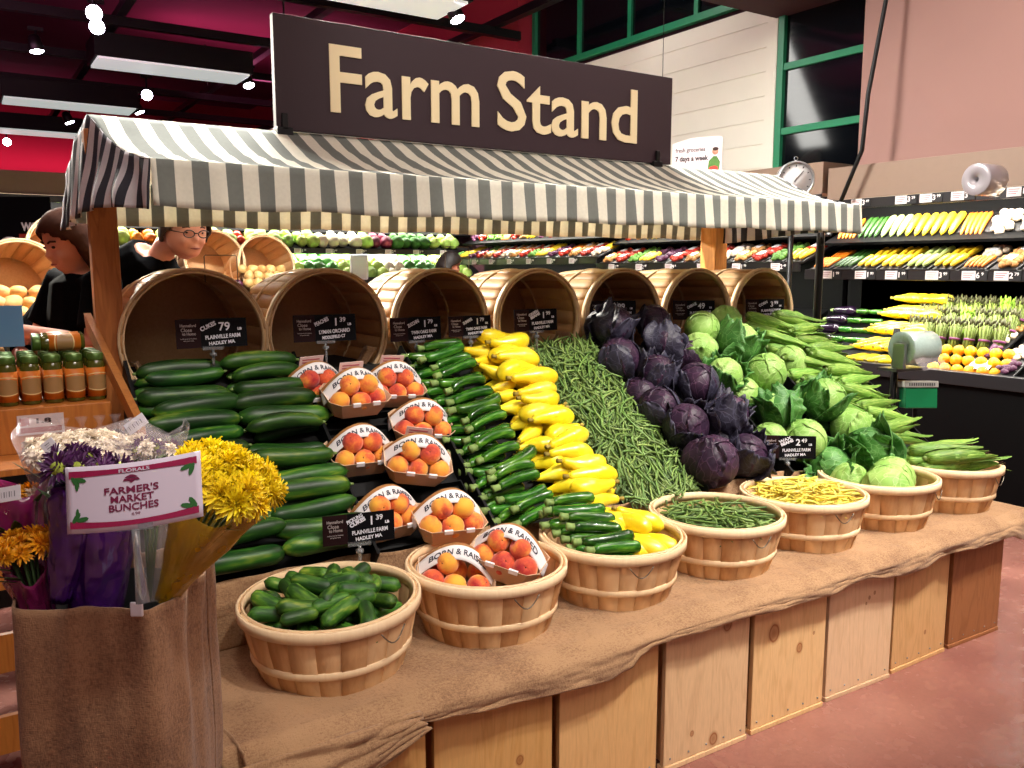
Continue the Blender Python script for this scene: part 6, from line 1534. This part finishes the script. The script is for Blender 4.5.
# the woman beside the post: turned to the left, sorting with her right hand
w1 = pose(1.045, (0,-.05), dict(neck0=(0,-.05,1.53), sh_l=(-.18,-.05,1.47), sh_r=(.18,-.05,1.47), chest=(0,-.03,1.34), head=(0,-.09,1.635), el_l=(-.23,-.14,1.24), wr_l=(-.15,-.36,1.31), ha_l=(-.12,-.46,1.33), el_r=(.22,-.12,1.24), wr_r=(.08,-.36,1.31), ha_r=(.04,-.46,1.33)))
th = R(-58-15)
hx = Matrix.Rotation(th,3,'Z') @ Vector(w1['head'])
person('person', 'person in black shirt with brown hair looking down left behind the awning post', (hp_.x-hx.x, hp_.y-hx.y, 0), th, w1, (blackc,dkp,shoe,.75,False), hair_b, skinm, 'bob', look=(6,26))
hp_ = at(186,236,y=4.0)
w2 = pose(1.10, (.30,-.14), dict(head=(.42,-.27,1.60), neck0=(.30,-.16,1.52), chest=(.14,-.05,1.36), waist=(.03,0,1.12), sh_l=(.02,.02,1.49), sh_r=(.38,-.16,1.40), el_l=(-.24,-.20,1.14), wr_l=(-.16,-.42,1.12), ha_l=(-.13,-.52,1.10), el_r=(.34,-.22,1.16), wr_r=(.26,-.46,1.14), ha_r=(.23,-.56,1.12)))
th = R(-16); hx = Matrix.Rotation(th,3,'Z') @ Vector(w2['head'])
person('person', 'person with glasses in a black open-collared shirt bending behind the leftmost bushel basket', (hp_.x-hx.x, hp_.y-hx.y, 0), th, w2, (blackc,dkp,shoe,1.6,False), hair_g, skinp, 'short', glasses=True, look=(28,12), head_r=.112)
hp_ = at(450,248,y=7.6)
w3 = pose(1.0, (-.05,-.20), dict(el_l=(-.30,-.25,1.18), wr_l=(-.25,-.48,1.22), ha_l=(-.22,-.58,1.22)))
th = R(60); hx = Matrix.Rotation(th,3,'Z') @ Vector(w3['head'])
person('person', 'distant shopper in a red top leaning toward the back case', (hp_.x-hx.x, hp_.y-hx.y, 0), th, w3, (plain('red_top','8E1E22',.8),dkp,shoe,.8,False), hair_k, skinm, 'bob', look=(0,25), vox=.012)
hp_ = at(9,233,y=8.6)
w4 = pose(1.06, (0,0)); th = R(-30); hx = Matrix.Rotation(th,3,'Z') @ Vector(w4['head'])
person('person', 'distant person with short grey hair and a white shirt at the left edge', (hp_.x-hx.x, hp_.y-hx.y, 0), th, w4, (plain('white_shirt','B8B0BC',.8),dkp,shoe,.8,False), hair_w, skinm, 'short', look=(0,0), vox=.012)
# ================================================================== light and view
def area(name, loc, tgt, size, size_y, power, col):
    l = bpy.data.lights.new(name, 'AREA'); l.shape = 'RECTANGLE'; l.size = size; l.size_y = size_y; l.energy = power; l.color = col
    o = bpy.data.objects.new(name, l); COL.objects.link(o); o.location = loc
    o.rotation_euler = (Vector(tgt)-Vector(loc)).to_track_quat('-Z','Y').to_euler(); return o
def spotl(name, loc, tgt, power, col, ang=40, blend=.6, rad=.08):
    l = bpy.data.lights.new(name, 'SPOT'); l.energy = power; l.color = col; l.spot_size = R(ang); l.spot_blend = blend; l.shadow_soft_size = rad
    o = bpy.data.objects.new(name, l); COL.objects.link(o); o.location = loc
    o.rotation_euler = (Vector(tgt)-Vector(loc)).to_track_quat('-Z','Y').to_euler(); return o
WARM = (1,.86,.68); NEUT = (1,.94,.86); PINK = (1,.35,.55)
for i, (x_, y_, tx, ty, p) in enumerate([(1.2,-.2,1.1,2.3,190),(2.3,.1,2.2,2.4,360),(3.3,.3,3.1,2.3,430),(.2,.2,.6,2.4,70),(4.2,.6,3.9,2.4,330)]):
    spotl('stand_track_light', (x_,y_,4.3), (tx,ty,.9), p, NEUT, 42, .8, .12)
for x_ in (1.0,2.1,3.2): area('basket_back_fill', (x_,4.6,4.1), (x_,3.7,1.2), 1.2, .3, 150, (1,.97,.9))  # fill lamps added to brighten the bushel baskets from behind
for x_ in (.9,2.3,3.7): spotl('basket_top_fill', (x_-1.2,8.6,3.9), (x_,3.5,1.55), 1900, (1,.95,.82), 26, .8, .15)  # strong unseen spots added at the rear to brighten the basket tops
area('ceiling_fill', (1.0,-1.5,4.2), (1.5,2.5,.6), 3, 1.5, 45, (1,.82,.72))
area('aisle_light', (4.6,1.6,4.2), (4.6,1.6,0), 1.0, 3, 60, (1,.84,.76))
area('wall_fill', (4.6,7.0,4.3), (6.4,7.0,3.0), .4, 3, 26, (1,.98,.92))  # unseen lamp added to brighten the white boarding
spotl('sign_fill', (1.6,.6,4.3), (2.05,3.2,2.3), 120, NEUT, 36, .8, .1)  # extra spot added to lift the big sign and its letters
area('left_aisle_light', (-.5,3.0,4.3), (.2,3.6,1.2), .6, .6, 10, (1,.8,.75))
for i in range(3): 
    l = bpy.data.lights.new('magenta_uplight', 'AREA'); l.shape = 'RECTANGLE'; l.size = 6; l.size_y = .3; l.energy = 70; l.color = (1,.18,.42)
    o = bpy.data.objects.new('magenta_uplight', l); COL.objects.link(o)
    if i == 0: o.location = (5.7,14,3.6); o.rotation_euler = (0,R(115),0); o.rotation_euler = (Vector((6.2,14,5))-o.location).to_track_quat('-Z','X').to_euler(); 
    elif i == 1: o.location = (0,20.3,3.6); l.energy = 26; o.rotation_euler = (Vector((0,21,5))-o.location).to_track_quat('-Z','Y').to_euler()
    else: o.location = (-2,8,3.2); o.rotation_euler = (R(180),0,0); l.size_y = 6; l.energy = 320; l.color = (.95,.38,.66)
w = bpy.data.worlds.new('world'); bpy.context.scene.world = w; w.use_nodes = True
w.node_tree.nodes['Background'].inputs[0].default_value = (.55,.38,.42,1); w.node_tree.nodes['Background'].inputs[1].default_value = .12
vs = bpy.context.scene.view_settings; vs.view_transform = 'Standard'; vs.look = 'None'; vs.gamma = 1; vs.use_curve_mapping = False; vs.exposure = 0.6
